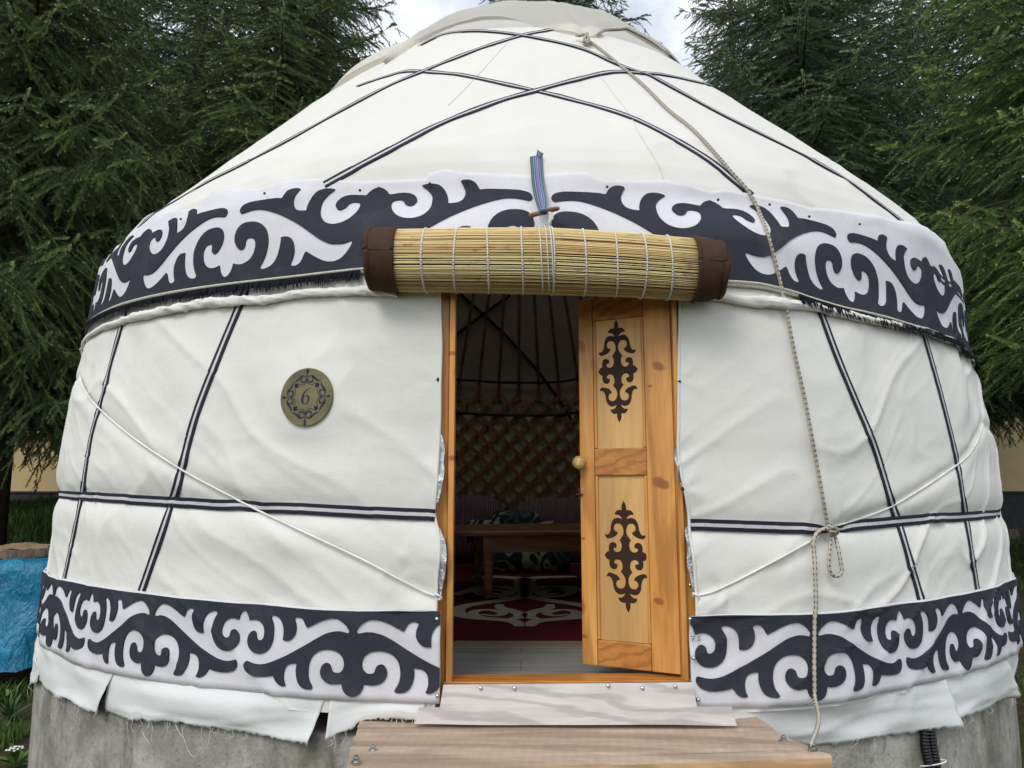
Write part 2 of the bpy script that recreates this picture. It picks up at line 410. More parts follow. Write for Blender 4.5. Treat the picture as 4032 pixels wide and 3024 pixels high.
def rope_mat():
    m = NT('flecked_rope')
    a = m.wave(m.coord('UV'), 1/.034/1.0*.5, 0, 0, 1, 'BANDS', 'Y'); b = m.wave(m.coord('UV', (1, 1, 1)), 1.0, 0, 0, 1, 'BANDS', 'X')
    t = m.wave(m.coord('UV', (1, 8, 1), (0, 0, .0)), 6, 1, 1, 2, 'BANDS', 'DIAGONAL')
    k = m.math('MULTIPLY', m.math('GREATER_THAN', a, .72), m.math('GREATER_THAN', b, .6))
    col = m.mix(m.ramp(t, [(.2, (.46, .41, .33)), (.8, (.66, .61, .52))]), (1, 1, 1), (1, 1, 1), 'MULTIPLY') if 0 else m.ramp(t, [(.2, (.44, .39, .31)), (.8, (.66, .61, .52))])
    col = m.mix(k, col, (.03, .025, .02)); m.bump(t, .6, .003)
    return m.out(col, .8, .2)
m_rope = rope_mat()

# ------------------------------------------------------------------ the yurt
yurt = tag(empty('yurt', (0, 0, 0)), 'big white canvas yurt with black and white scroll bands and an open wooden door', 'yurt')

# wall cloth, left and right of the door
el_t, el_z = base_thz(D((957,640),(957,760),(953,820),(951,900),(947,960),(945,1030),(941,1085),(938,1112),(942,1130),(951,1160),(953,1190),(948,1230),(941,1270),(943,1300)))
er_t, er_z = base_thz(D((1455,650),(1463,820),(1465,900),(1463,960),(1469,1020),(1475,1056),(1486,1095),(1492,1132),(1490,1150),(1492,1190),(1497,1240),(1501,1290),(1500,1310)))
def eL(z): return np.interp(z, el_z[::-1], el_t[::-1])
def eR(z): return np.interp(z, er_z[::-1], er_t[::-1])
zr = np.linspace(-.06, 1.80, 136)
def wall_side(left):
    if left: tb = np.concatenate([np.linspace(-R_(180), -R_(78), 50)[:-1], np.linspace(-R_(78), eL(.9), 330)]); e0 = tb[-1]; E_ = eL
    else: tb = np.concatenate([np.linspace(eR(.9), R_(80), 330), np.linspace(R_(80), R_(180), 50)[1:]]); e0 = tb[0]; E_ = eR
    TH, ZZ = np.meshgrid(tb, zr, indexing='ij')
    TH = TH+(E_(ZZ)-e0)*np.exp(-np.abs(TH-e0)/.06)*sst(.25, .0, np.abs(TH-e0))
    mb = MB(); G = surf(TH, ZZ); mb.grid(G)
    edge = G[-1 if left else 0]; hem = spline(edge[::6], 3)
    mb.tube(hem+np.array([0, -.002, 0]), .006, 6)
    G2 = surf(TH[-6:] if left else TH[:6], ZZ[-6:] if left else ZZ[:6], -.012); mb.grid(G2)
    return mb.build('wall_cover', m_wall, yurt)
wall_side(True); wall_side(False)

# silver foil showing between cloth edge and door frame
m_foil = NT('foil'); _v = m_foil.coord(); _n = m_foil.noise(_v, 26, 5, .7, .5); m_foil.bump(_n, 1., .02)
m_foil = m_foil.out(m_foil.ramp(_n, [(.3, (.5, .5, .5)), (.7, (.85, .85, .85))]), .28, .5, .75)
def foil(E_, sgn, z0, z1, w, seed):
    zz = np.linspace(z0, z1, 40); uu = np.linspace(-.025, 1, 9)
    Wd = w*np.sin(np.pi*np.clip((zz-z0)/(z1-z0)*.9+.05, 0, 1))**.45*(1+.2*vn(zz*18, 0, seed))
    TH = E_(zz)[None, :]+sgn*(uu[:, None]*Wd[None, :])/3.28
    G = surf(TH, np.broadcast_to(zz, TH.shape), -.004+.006*vn(TH*140, zz*22, seed)-.0*uu[:, None])
    MB().grid(G if sgn > 0 else G[::-1]).build('foil_lining', m_foil, yurt)
_zf = lambda *y: hit_y(D(*[(950, v) for v in y]), -3.27)[:, 2]
a, b, c, d_ = _zf(1086, 938, 1292, 1140)
foil(eL, 1, a, b, .028, 3); foil(eL, 1, c, d_, .026, 4)
a, b, c, d_ = _zf(1050, 962, 1292, 1140)
foil(eR, -1, a, b, .018, 5); foil(eR, -1, c, d_, .022, 6)

# roof cloth
tr = np.concatenate([np.linspace(-180, -95, 40)[:-1], np.linspace(-95, 95, 420), np.linspace(95, 180, 40)[1:]])*math.pi/180
zrf = np.concatenate([np.linspace(1.70, 2.5, 60)[:-1], np.linspace(2.5, 3.85, 62)])
TH, ZZ = np.meshgrid(tr, zrf, indexing='ij')
MB().grid(surf(TH, ZZ, .004)).build('roof_cover', m_roof, yurt)
# stitched seams of the roof panels: fine raised welts
for k, (px) in enumerate([[(1420,440),(1500,545),(1580,650),(1640,760),(1700,860),(1760,960),(1790,1050)], [(880,250),(800,335),(720,425),(640,510),(540,610)]]):
    P = on_cloth(resample(spline(box((1400,0,2900,750), 2212, px)), 12), .006)
    MB().tube(P, .0028, 5).build('roof_seam', m_roof, yurt)

# crown cover with its pinched, roped hem
hem_px = box((1400,0,2900,750), 2212, [(172,392),(240,342),(350,274),(500,197),(600,157),(740,130),(860,126),(960,136),(1080,170),(1180,194),(1270,214),(1340,224),(1390,224),(1425,198),(1470,184),(1560,192),(1650,220),(1720,264),(1812,339)])
ht, hz = base_thz(hem_px); o_ = np.argsort(ht); ht, hz = ht[o_], hz[o_]
kt = base_thz(box((1400,0,2900,750), 2212, [(1340, 222)]))[0][0]
def hemz(th): return np.interp(th, np.concatenate([[-math.pi], ht, [math.pi]]), np.concatenate([[3.6], hz, [3.6]]))
def crown_off(th, v):
    s = th-kt
    fold = .030*np.cos(np.clip(s, -1, 1)*17)*np.exp(-np.abs(s)/.30)*np.exp(-v*1.6)*(1-np.exp(-np.abs(s)/.03))
    pin = -.030*np.exp(-(s/.07)**2)*np.exp(-v/.10)
    puff = .060*np.exp(-((v-.10)/.10)**2)*(1-np.exp(-np.abs(s)/.22))*(.55+.45*vn(th*3.1, 0, 41))
    return .020+fold+pin+.85*puff+.012*vn(th*4, v*3, 42)+.008*crease(th*2+v, v*5-th, 43, 4)-.022*sst(.75, 1, v)
tc = np.concatenate([np.linspace(-180, -100, 30)[:-1], np.linspace(-100, 100, 300), np.linspace(100, 180, 30)[1:]])*math.pi/180
vv = np.concatenate([np.linspace(0, .25, 24)[:-1], np.linspace(.25, 1, 40)])
TH, VV = np.meshgrid(tc, vv, indexing='ij'); H0 = hemz(TH); ZZ = H0+(4.75-H0)*VV
rr = rbase(TH, ZZ)+crown_off(TH, VV)*np.clip(rbase(TH, ZZ)/.4, 0, 1)
G = np.stack([rr*np.sin(TH), -rr*np.cos(TH), ZZ+.5*crown_off(TH, VV)], -1)
lip = G[:, :1].copy(); lr = rbase(TH[:, :1], ZZ[:, :1])+.008; lip[..., 0] = lr[..., ]*np.sin(TH[:, :1]); lip[..., 1] = -lr*np.cos(TH[:, :1]); lip[..., 2] = ZZ[:, :1]+.01
crown = MB().grid(np.concatenate([lip, G], 1)).build('crown_cover', m_cap, yurt)
def tube_uv(P, r, n=8):
    mb = MB().tube(P, r, n); P = np.asarray(P); L = np.concatenate([[0], np.cumsum(np.linalg.norm(np.diff(P, axis=0), axis=1))])
    return mb, np.stack([np.tile(np.arange(n)/n, len(P)), np.repeat(L, n)], 1)
sel = (tc > kt+.05) & (tc < R_(75))
mb, uv = tube_uv(spline(G[sel, 0][::4]+np.array([0, -.006, -.012]), 4), .011); mb.build('hem_rope', m_rope, crown, uv=uv)

# ------------------------------------------------------------------ upper frieze: white felt with navy applique
ftop = curve([(380,1010),(456,965),(494,962),(540,915),(582,883),(629,829),(664,823),(711,836),(788,821),(882,748),(923,743),(1029,747),(1081,733),(1140,715),(1217,709),(1322,713),(1416,721),(1600,713),(1681,708),(1698,689),(1752,674),(1841,685),(2085,689),(2247,682),(2308,684),(2342,706),(2383,715),(2620,713),(2688,730),(2790,760),(2841,752),(2952,769),(3088,792),(3187,821),(3346,833),(3481,862),(3599,897),(3652,921),(3699,956)])
t_lo, t_hi = -R_(82), R_(86)
def fr_off(th, h):
    v = h/.5
    return .010+.024*sst(.72, 1.1, v)*(.45+.55*vn(th*11, 0, 31))+.004*vn(th*6, h*5, 32)
tt = np.linspace(t_lo, t_hi, 620); vv = np.linspace(0, 1, 26)
TH, VV = np.meshgrid(tt, vv, indexing='ij'); B0 = braid(TH); HH = (ftop(TH)-B0)*VV
frieze = MB().grid(surf(TH, B0+HH, fr_off(TH, HH))).build('ornamental_frieze', m_white, yurt, solid=.006)
Z2 = (780,740,1540,1140)
UP = [(197,1050),(235,1025),(265,980),(285,935),(297,895),(340,903),(390,900),(440,880),(490,845),(530,790),(552,730),(560,680),(555,640),(535,610),(500,601),(465,610),(445,640),(437,690),(420,722),(390,740),(355,725),(330,685),(316,640),(320,580),(340,520),(380,465),(440,430),(510,418),(570,420),(630,445),(680,500),(705,570),(712,640),(703,710),(685,780),(655,850),(622,905),(608,930),(615,946),(640,953),(690,940),(745,910),(790,865),(825,800),(850,720),(865,640),(868,595),(910,586),(960,590),(1000,620),(1025,670),(1035,730),(1028,790),(1005,855),(988,890),(990,908),(1010,920),(1050,918),(1095,895),(1130,850),(1160,790),(1183,763),(1200,768),(1260,805),(1340,845),(1430,880),(1500,889),(1570,883),(1640,855),(1700,805),(1750,745),(1778,695),(1775,675),(1755,670),(1720,680),(1650,693),(1570,694),(1490,685),(1420,660),(1350,625),(1270,575),(1180,515),(1080,450),(980,395),(880,348),(790,315),(700,290),(620,279),(550,285),(490,300),(430,322),(400,332),(385,325),(382,300),(395,270),(430,235),(500,205),(600,183),(720,163),(820,150),(872,150),(900,120),(950,75),(1010,45),(1060,37),(1090,40),(1095,50),(1075,70),(1040,110),(1012,160),(1005,210),(1015,250),(1045,275),(1100,284),(1157,280),(1165,240),(1195,175),(1240,110),(1300,60),(1380,35),(1450,30),(1500,38),(1485,55),(1440,85),(1390,130),(1350,180),(1330,250),(1327,310),(1345,365),(1390,415),(1450,440),(1520,447),(1600,432),(1680,395),(1740,345),(1785,290),(1808,235),(1805,205),(1785,188),(1740,182),(1695,190),(1660,212),(1640,240),(1600,265),(1560,275),(1530,262),(1510,230),(1515,195),(1545,155),(1600,120),(1680,100),(1760,97),(1870,100),(1910,65),(1960,32),(2030,4)]
CORN_UP = {4, 46, 61, 98, 117, 152}
def smooth_corners(P, corners, n=3):
    "Catmull-Rom between the marked corners"
    P = np.asarray(P, float); idx = [0]+sorted(corners)+[len(P)-1]; out = []
    for a, b in zip(idx, idx[1:]):
        if b > a: out.append(spline(P[a:b+1], n)[:-1] if b-a > 1 else P[a:b])
    out.append(P[-1:]); return np.concatenate(out)
def corners_of(P, deg=50):
    P = np.asarray(P, float); c = set()
    for i in range(1, len(P)-1):
        a = P[i]-P[i-1]; b = P[i+1]-P[i]
        if math.degrees(math.acos(max(-1, min(1, (a@b)/(np.linalg.norm(a)*np.linalg.norm(b)))))) > deg: c.add(i)
    return c
up_px = smooth_corners(UP, corners_of(UP, 55))
ut, uz = base_thz(box(Z2, 2212, up_px)); uh = uz-braid(ut)
uf = (ut-ut[0])/(ut[-1]-ut[0])
AX = [-64.9, -51.6, -38.3, -25.05, -11.18, 1.62, 14.9, 27.8, 41.0, 54.2, 67.4]; AX = [R_(a) for a in AX]     # even index: navy lobe up at odd steps
def run(axes, first_down, f, h):
    "the boundary line repeated by mirroring from axis to axis"
    T = []; Hh = []
    for i in range(len(axes)-1):
        a, b = axes[i], axes[i+1]; down = first_down ^ (i % 2 == 1)
        if down: T.append(a+f*(b-a)); Hh.append(h)
        else: T.append(b-f[::-1]*(b-a)); Hh.append(h[::-1])
    return np.concatenate(T), np.concatenate(Hh)
def dedupe(P, eps=1e-5):
    out = [P[0]]
    for p in P[1:]:
        if np.hypot(*(np.asarray(p)-out[-1])) > eps: out.append(p)
    return out
T, Hh = run(AX, False, uf, uh)
# after the left half the measured axes alternate: -25.05 white down
poly = dedupe([(t*3.2, h) for t, h in zip(T, Hh)])
poly = poly+[(AX[-1]*3.2, .0), (AX[0]*3.2, .0)]
vs, fs = tri_fill([poly], .016)
def applique(name, vs, fs, thz, off_fn, scale, mat, parent, thick=.003):
    th = vs[:, 0]/scale; z, off = thz(th, vs[:, 1])
    top = surf(th, z, off+thick); bot = surf(th, z, off-.001)
    mb = MB(); mb.add(top, fs)
    n = len(top); R = rim(fs); mb.v.append(bot); mb.n += n
    for a, b in R: mb.f.append((b, a, a+n, b+n)); mb.m.append(0)
    return mb.build(name, mat, parent, smooth=False)
applique('scroll_pattern', vs, fs, lambda th, h: (braid(th)+h, fr_off(th, h)), None, 3.2, m_navy, frieze, .0055)
# woven braid along the lower edge, and the fringe
def braid_mat():
    m = NT('cream_braid'); w = m.wave(m.coord('UV', (1, 1, 1), (0, 0, .9)), 38, .6, 1, 3, 'BANDS', 'Y')
    e = m.wave(m.coord('UV'), 1.0, 0, 0, 1, 'BANDS', 'X')
    col = m.ramp(w, [(.30, (.06, .055, .05)), (.55, (.50, .48, .36))]); m.bump(w, .6, .004)
    return m.out(col, .6, .3)
m_braid = braid_mat(); m_braid_e = plain('braid_edge', (.50, .48, .38), .7, .2, var=.25, scale=120)
tt = np.linspace(t_lo, t_hi, 500); cols = [-.004, .0015, .007, .019, .0245, .027]; offs = [.010, .018, .019, .019, .018, .010]
G = np.stack([surf(tt, braid(tt)-c+.004*vn(tt*7, 0, 77), o+fr_off(tt, 0*tt)-.010) for c, o in zip(cols[::-1], offs[::-1])], 1)
mb = MB(); nr = 6; Fc = [(i*nr+j, (i+1)*nr+j, (i+1)*nr+j+1, i*nr+j+1) for i in range(len(tt)-1) for j in range(nr-1)]
mb.add(G, Fc); mb.m = [0 if (k % 5) == 2 else 1 for k in range(len(Fc))]
uvb = np.stack([np.tile(np.array([0, .1, .3, .7, .9, 1.]), len(tt)), np.repeat(tt*3.2, nr)], 1)
mb.build('woven_braid', [m_braid, m_braid_e], frieze, uv=uvb)
tfl = base_thz(D((800,600)))[0][0]; tfr = base_thz(D((1690,650)))[0][0]
def fringe(lo, hi, seed):
    mb = MB(); g = np.random.default_rng(seed); t = lo
    while t < hi:
        L = (.036+.022*g.random())*(1 if g.random() > .12 else .6); w = .0026+.002*g.random(); lean = g.normal(0, .006)
        z0 = float(braid(t))-.020; o = .028+.008*g.random()
        q = [surf(np.array(t+dx/3.2), np.array(z0-L*k), o+.004*k) for k, dx in ((0, -w), (0, w), (.6, w+lean*.6), (.6, -w+lean*.6), (1, w*.3+lean*1.3), (1, -w*.3+lean*1.3))]
        mb.add(q, [(0, 3, 2, 1), (3, 5, 4, 2)]); t += (.0030+.0022*g.random())/3.2*(1 if g.random() > .03 else 4)
    tt_ = np.linspace(lo, hi, 240); mb.grid(np.stack([surf(tt_, braid(tt_)-c-.006*vn(tt_*40, 0, seed)*(c > .03), .026) for c in (.046, .03, .015)], 1))
    return mb.build('fringe', m_fringe, frieze, smooth=False)
fringe(t_lo, tfl, 3); fringe(tfr, t_hi, 4)
# nails along the top of the frieze
NAILS = D((694,436),(571,432),(386,478)) if 0 else [(1041,761),(1417,749),(1692,722),(1836,714),(2391,735),(2828,786),(3031,805),(3187,852),(3386,882),(711,862)]
for p in NAILS:
    P = on_cloth([p], .034)[0]; M = Matrix.Translation(Vector(P))
    MB().lathe([(.0, -.004), (.006, -.003), (.006, .0), (.003, .003), (0, .0032)], 10, M=M @ Matrix.Rotation(math.pi/2, 4, 'X')).build('nail', m_black, frieze)

# rolled upper hem of the wall cloth under the frieze
def hem_roll(px, rad, seed, ext):
    P = resample(spline(D(*px), 6), 7.0); th, z = _thz(hit_r(P, rfull, .012))
    if ext < 0: e = np.linspace(-2, th[0]-.02, 40); th = np.concatenate([e, th]); z = np.concatenate([0*e+z[0], z])
    else: e = np.linspace(th[-1]+.02, 2, 40); th = np.concatenate([th, e]); z = np.concatenate([z, 0*e+z[-1]])
    n = len(th); f = (th-th[0])/(th[-1]-th[0]); f = np.clip((f-.45)/.55 if ext < 0 else f/.55, 0, 1)
    r0 = np.interp(f, np.linspace(0, 1, len(rad)), rad)
    C = surf(th, z, .010+r0*.45); k = 14; V = []
    for i in range(n):
        nrm = np.array([math.sin(th[i]), -math.cos(th[i]), 0]); a = np.arange(k)*2*math.pi/k
        s = th[i]*3.2
        g = 1+.20*vn(s*22+.9*np.sin(a), 1.4*np.cos(a)+3+s*2, seed)+.42*crease(s*15+np.sin(a)*1.3, np.cos(a)*.9+s, seed+1, 3)+.2*vn(s*5, 0, seed+2)-.16
        V.append(C[i]+r0[i]*g[:, None]*(np.cos(a)[:, None]*nrm*.85+np.sin(a)[:, None]*np.array([0, 0, 1.])))
    V = np.array(V); V = np.concatenate([V, V[:, :1]], 1)
    MB().grid(V, flip=True).build('rolled_hem', m_wall, yurt)
hem_roll(((215,712),(230,706),(280,690),(340,676),(400,664),(460,655),(530,650),(560,650),(640,638),(700,632),(760,630),(820,630),(862,636)), [.006,.008,.010,.014,.021,.025,.024,.019,.016], 51, -1)
hem_roll(((1500,630),(1540,637),(1580,646),(1640,653),(1700,658),(1740,661),(1800,675),(1870,690),(1950,706),(2000,718),(2050,738)), [.017,.021,.020,.014,.009,.007,.006,.006], 53, 1)

# ------------------------------------------------------------------ lower bands
Z1 = (940,2340,1440,2760)
LO = [(78,235),(115,262),(145,320),(160,370),(167,400),(200,388),(260,385),(320,400),(370,435),(410,490),(430,560),(432,610),(425,660),(405,690),(370,708),(335,705),(312,685),(300,655),(295,620),(285,590),(265,570),(240,562),(205,575),(175,610),(155,650),(147,700),(150,740),(170,795),(210,850),(270,895),(340,913),(400,912),(460,890),(520,845),(560,785),(585,710),(595,620),(590,530),(575,460),(550,400),(530,360),(525,340),(535,322),(560,312),(600,318),(650,340),(700,380),(735,440),(757,510),(765,590),(762,692),(800,700),(850,697),(900,668),(935,620),(957,560),(963,500),(955,440),(940,395),(930,365),(935,345),(955,335),(1000,333),(1045,350),(1080,395),(1100,440),(1125,492),(1160,477),(1240,435),(1330,390),(1420,358),(1500,346),(1570,355),(1630,395),(1690,455),(1725,515),(1735,545),(1728,572),(1715,580),(1680,570),(1620,552),(1550,548),(1480,560),(1400,585),(1310,635),(1200,705),(1080,780),(960,850),(830,925),(700,985),(600,1028),(500,1062),(420,1077),(350,1078),(280,1065),(220,1043),(185,1030),(165,1032),(152,1055),(145,1085),(152,1125),(175,1170),(215,1210),(280,1240),(370,1260),(460,1265),(550,1258),(632,1243),(650,1285),(685,1340),(730,1380),(775,1400),(805,1400),(825,1392),(828,1380),(815,1350),(800,1290),(797,1230),(803,1170),(820,1115),(850,1075),(890,1055),(940,1048),(998,1050),(987,1110),(988,1180),(998,1250),(1025,1330),(1065,1390),(1120,1425),(1180,1438),(1220,1435),(1238,1415),(1225,1380),(1195,1320),(1175,1250),(1168,1170),(1172,1090),(1190,1000),(1225,930),(1280,875),(1350,840),(1430,830),(1500,838),(1570,865),(1625,915),(1655,970),(1670,1040),(1665,1100),(1645,1150),(1610,1185),(1565,1192),(1525,1180),(1502,1150),(1495,1115),(1480,1075),(1455,1045),(1420,1036),(1390,1048),(1362,1085),(1345,1140),(1345,1190),(1360,1245),(1390,1295),(1440,1335),(1500,1358),(1570,1362),(1640,1353),(1650,1420),(1680,1490),(1730,1540),(1785,1563)]
lp = smooth_corners(LO, corners_of(LO, 55)); lf = (lp[:, 0]-78)/(1785-78)
lt = 105+110*lf; lb = 1505+120*lf; lh = (lb-lp[:, 1])/(lb-lt)
def low_off(th, h): return .012+.003*vn(th*7, h*2, 61)
def low_band(lo, hi, axes, first_up):
    tt = np.linspace(lo, hi, 260); hh = np.linspace(0, 1, 14)
    TH, H2 = np.meshgrid(tt, hh, indexing='ij'); zz = band_bot(TH)+(band_top(TH)-band_bot(TH))*H2
    band = MB().grid(surf(TH, zz, low_off(TH, H2))).build('ornamental_band', m_white, yurt, solid=.006)
    T, Hh = run([R_(a) for a in axes], first_up, lf, lh)
    poly = dedupe([(t*3.3, h*.34) for t, h in zip(T, Hh)])+[(R_(axes[-1])*3.3, .34), (R_(axes[0])*3.3, .34)]
    cut = [(x*3.3, -.01) for x in ()]
    vs, fs = tri_fill([poly], .016, cuts=[[(lo*3.3, -.02), (lo*3.3, .36)], [(hi*3.3, -.02), (hi*3.3, .36)]], keep=lambda c: (c[:, 0] > lo*3.3) & (c[:, 0] < hi*3.3))
    def thz(th, y): h = y/.34; return band_bot(th)+(band_top(th)-band_bot(th))*h, low_off(th, h)
    applique('scroll_pattern', vs, fs, thz, None, 3.3, m_navy, band, .0065)
    return band
bl_hi = base_thz([(1737,2580)])[0][0]; br_lo = base_thz([(2712,2600)])[0][0]
AL = [-10.93-8.7*k for k in range(8)][::-1]; AL = [a for a in (-72.6,-63.6,-54.6,-45.6,-37.0,-28.4,-19.6,-10.93,-2.3,6.3)]
band_l = low_band(R_(-72), bl_hi, AL, True)
AR = [2.2, 11.0, 19.75, 28.8, 37.4, 46.3, 55.2, 64.1, 73]
band_r = low_band(br_lo, R_(72.5), AR, False)
# pencilled 75 on the right band
m_pencil = plain('pencil', (.05, .05, .055), .8, .1)
SK = (2650,2250,4032,3024)
for st in ([(112,410),(138,408),(131,425),(120,444)], [(118,427),(136,424)], [(178,411),(160,412),(157,424),(168,424),(166,436),(150,437)]):
    P = on_cloth(resample(spline(box(SK, 2212, st), 5), 2), .0225)
    MB().tube(P, .0012, 4).build('pencil_mark', m_pencil, band_r)
for p, b_ in (((1722,2739),band_l),((1720,2437),band_l),((2717,2437),band_r),((2731,2591),band_r),((2749,2755),band_r)):
    P = on_cloth([p], .02)[0]
    MB().lathe([(0, -.004), (.008, -.003), (.008, 0), (.004, .004), (0, .0045)], 10, M=Matrix.Translation(Vector(P)) @ Matrix.Rotation(math.pi/2, 4, 'X')).build('screw', m_steel, b_)
for p in ((1726,1494),(2674,1502),(2689,1925)):
    P = on_cloth([p], .003)[0]
    MB().lathe([(0, -.004), (.008, -.003), (.008, 0), (.004, .004), (0, .0045)], 10, M=Matrix.Translation(Vector(P)) @ Matrix.Rotation(math.pi/2, 4, 'X')).build('nail', m_black, yurt)

# ------------------------------------------------------------------ straps of webbing
def normals(th, z):
    e = 2e-3; a = surf(th+e, z)-surf(th-e, z); b = surf(th, z+e*2)-surf(th, z-e*2); n = np.cross(a, b)
    return n/np.linalg.norm(n, axis=-1)[..., None]
def strap(px, w=.045, off=.006, wf=None, step=9, name='webbing_strap', ext=None):
    P = resample(spline(px, 5), step); th, z = _thz(hit_r(P, rfull, off))
    if ext == 'run':
        k = np.linspace(.012, .9, 60); sl = (z[-1]-z[-7])/(th[-1]-th[-7]); sg = np.sign(th[-1]-th[-7]); ext = (th[-1]+sg*k, np.maximum(z[-1]+sl*sg*k, 1.9))
    if ext is not None: th = np.concatenate([th, ext[0]]); z = np.concatenate([z, ext[1]])
    N = normals(th, z); C = surf(th, z, 0)+N*off
    k = np.ones(3)/3
    for c in range(3): C[1:-1, c] = np.convolve(C[:, c], k, 'valid')
    T = np.gradient(C, axis=0); T /= np.linalg.norm(T, axis=1)[:, None]
    W = np.cross(T, N); W /= np.linalg.norm(W, axis=1)[:, None]
    ww = np.full(len(C), w) if wf is None else w*wf(np.linspace(0, 1, len(C)))
    cols = ((-.5, -.004), (-.5, 0), (-.15, .0006), (.15, .0006), (.5, 0), (.5, -.004))
    G = np.stack([C+W*(a*ww)[:, None]+N*b for a, b in cols], 1)
    mb = MB(); nr = 6; Fc = [(i*nr+j, (i+1)*nr+j, (i+1)*nr+j+1, i*nr+j+1)[::-1] for i in range(len(C)-1) for j in range(5)]
    mb.add(G, Fc); mb.m = [1 if k % 5 == 2 else 0 for k in range(len(Fc))]
    L = np.concatenate([[0], np.cumsum(np.linalg.norm(np.diff(C, axis=0), axis=1))])
    uv = np.stack([np.tile(np.array([c[0]*.045 for c in cols]), len(C)), np.repeat(L, nr)], 1)
    return mb.build(name, [m_webn, m_webw], yurt, uv=uv, smooth=False)
# vertical ties on the wall
strap(D((270,672),(266,684),(242,769),(214,876),(196,939),(182.5,1018),(174,1075),(139,1242),(136,1256)), off=.006, name='wall_strap')
strap(D((530,620),(525,638),(473,763),(421.4,897),(391,1012),(372,1080),(305,1275),(300,1290)), off=.006, name='wall_strap')
strap(D((1770,665),(1777,682),(1811,773.5),(1850.6,868.6),(1890,964),(1930,1095),(1948,1146.4),(1989.6,1289),(1994,1303)), off=.006, name='wall_strap')
strap(D((1994,712),(1999.5,730),(2033,849),(2067,987.7),(2086.8,1106.8),(2112.6,1271.5),(2115,1284)), off=.006, name='wall_strap')
# belt
tb = np.linspace(-R_(75), -R_(178), 40)
strap(D((940,1113),(820,1108),(700,1102),(500,1092),(300,1080),(200,1073),(150,1070)), off=.013, name='belt', ext=(np.linspace(belt_l.lo+.0, -2.2, 40), np.full(40, float(belt_l(-3.)))))
strap(D((1490,1133),(1560,1135),(1650,1138),(1720,1141),(1770,1143),(1793,1144),(1815,1141),(1850,1136),(1950,1125),(2060,1117),(2125,1113)), off=.013, name='belt', wf=lambda f: 1-.62*np.exp(-((f-.365)/.028)**2), ext=(np.linspace(belt_r.hi+.0, 2.2, 40), np.full(40, float(belt_r(3.)))))
# roof straps
Z4 = (1400,0,2900,750)
strap(D((700,400),(768,363),(857,316),(946.6,270),(1065.6,223),(1162,195),(1251.6,171),(1322,156),(1382,158),(1437.6,162.5),(1527,182),(1545,188)), off=.010, name='roof_strap')
strap(D((770,187),(783,182),(839,164),(883,154),(965,159),(1013.5,165.5),(1158.6,197),(1229,214),(1370.6,256.6),(1515.7,335),(1591,394),(1625,424)), off=.008, name='roof_strap')
strap((D((480,376.5),(515.7,359),(595,317.4),(674.6,274),(768,222))+box(Z4, 2212, [(200,495),(400,410),(700,290),(970,205),(1110,178),(1180,160)]))[::-1], off=.009, name='roof_strap', ext='run')
strap(box(Z4, 2212, [(370,265),(500,203),(640,182),(780,184),(960,205),(1190,250),(1340,293),(1550,385),(1700,435)])+D((1426,174),(1542,238),(1611.6,273),(1704,319),(1750,342),(1776,357)), off=.011, name='roof_strap', ext='run')
# ------------------------------------------------------------------ door frame and door
PH = math.atan(.044); FU = np.array([math.cos(PH), math.sin(PH), 0]); FN = np.array([math.sin(PH), -math.cos(PH), 0]); FO = np.array([-.3, -3.262, 0])
MF = Matrix(((FU[0], -FN[0], 0, FO[0]), (FU[1], -FN[1], 0, FO[1]), (0, 0, 1, 0), (0, 0, 0, 1)))      # local x along the wall, y inwards, z up
def fp(*pts): P = hit_plane(D(*pts), FO, FN); return np.stack([(P-FO)@FU, P[:, 2]], 1)
uL0, uL1, uL2 = fp((944,1100),(967,1100),(980,1100))[:, 0]
uR0 = fp((1447,670),(1480,1465))[:, 0].mean(); uR1, uR2 = uR0+.022, uR0+.085
frame = tag(empty('door_frame'), None); frame.parent = yurt
def fbox(name, lo, hi, mat, bev=.004, parent=None): return MB().box(lo, hi, MF).build(name, mat, parent or frame, smooth=False, bevel=bev)
fbox('jamb', (uL1, -.006, -.02), (uL2, .10, 1.62), m_pine); fbox('casing', (uL0-.05, .022, -.05), (uL1-.002, .06, 1.70), m_pine)
fbox('jamb', (uR0, -.004, -.02), (uR1, .10, 1.62), m_pine); fbox('casing', (uR1+.002, .022, -.05), (uR2+.03, .06, 1.70), m_pine)
fbox('lintel', (uL1, -.002, 1.622), (uR1, .11, 1.72), m_pine_x)
zs = hit_plane(D((1200,1470)), FO, FN)[0, 2]
fbox('sill', (uL1-.01, -.012, zs-.03), (uR1+.02, .11, zs), m_pine_x)
for p in ((966,1262),(1494,1265)):
    u, z = fp(p)[0]; MB().lathe([(0, 0), (.008, .001), (.007, .004), (0, .005)], 10, M=MF @ Matrix.Translation((u, .022, z)) @ Matrix.Rotation(math.pi/2, 4, 'X')).build('screw', m_steel, frame)
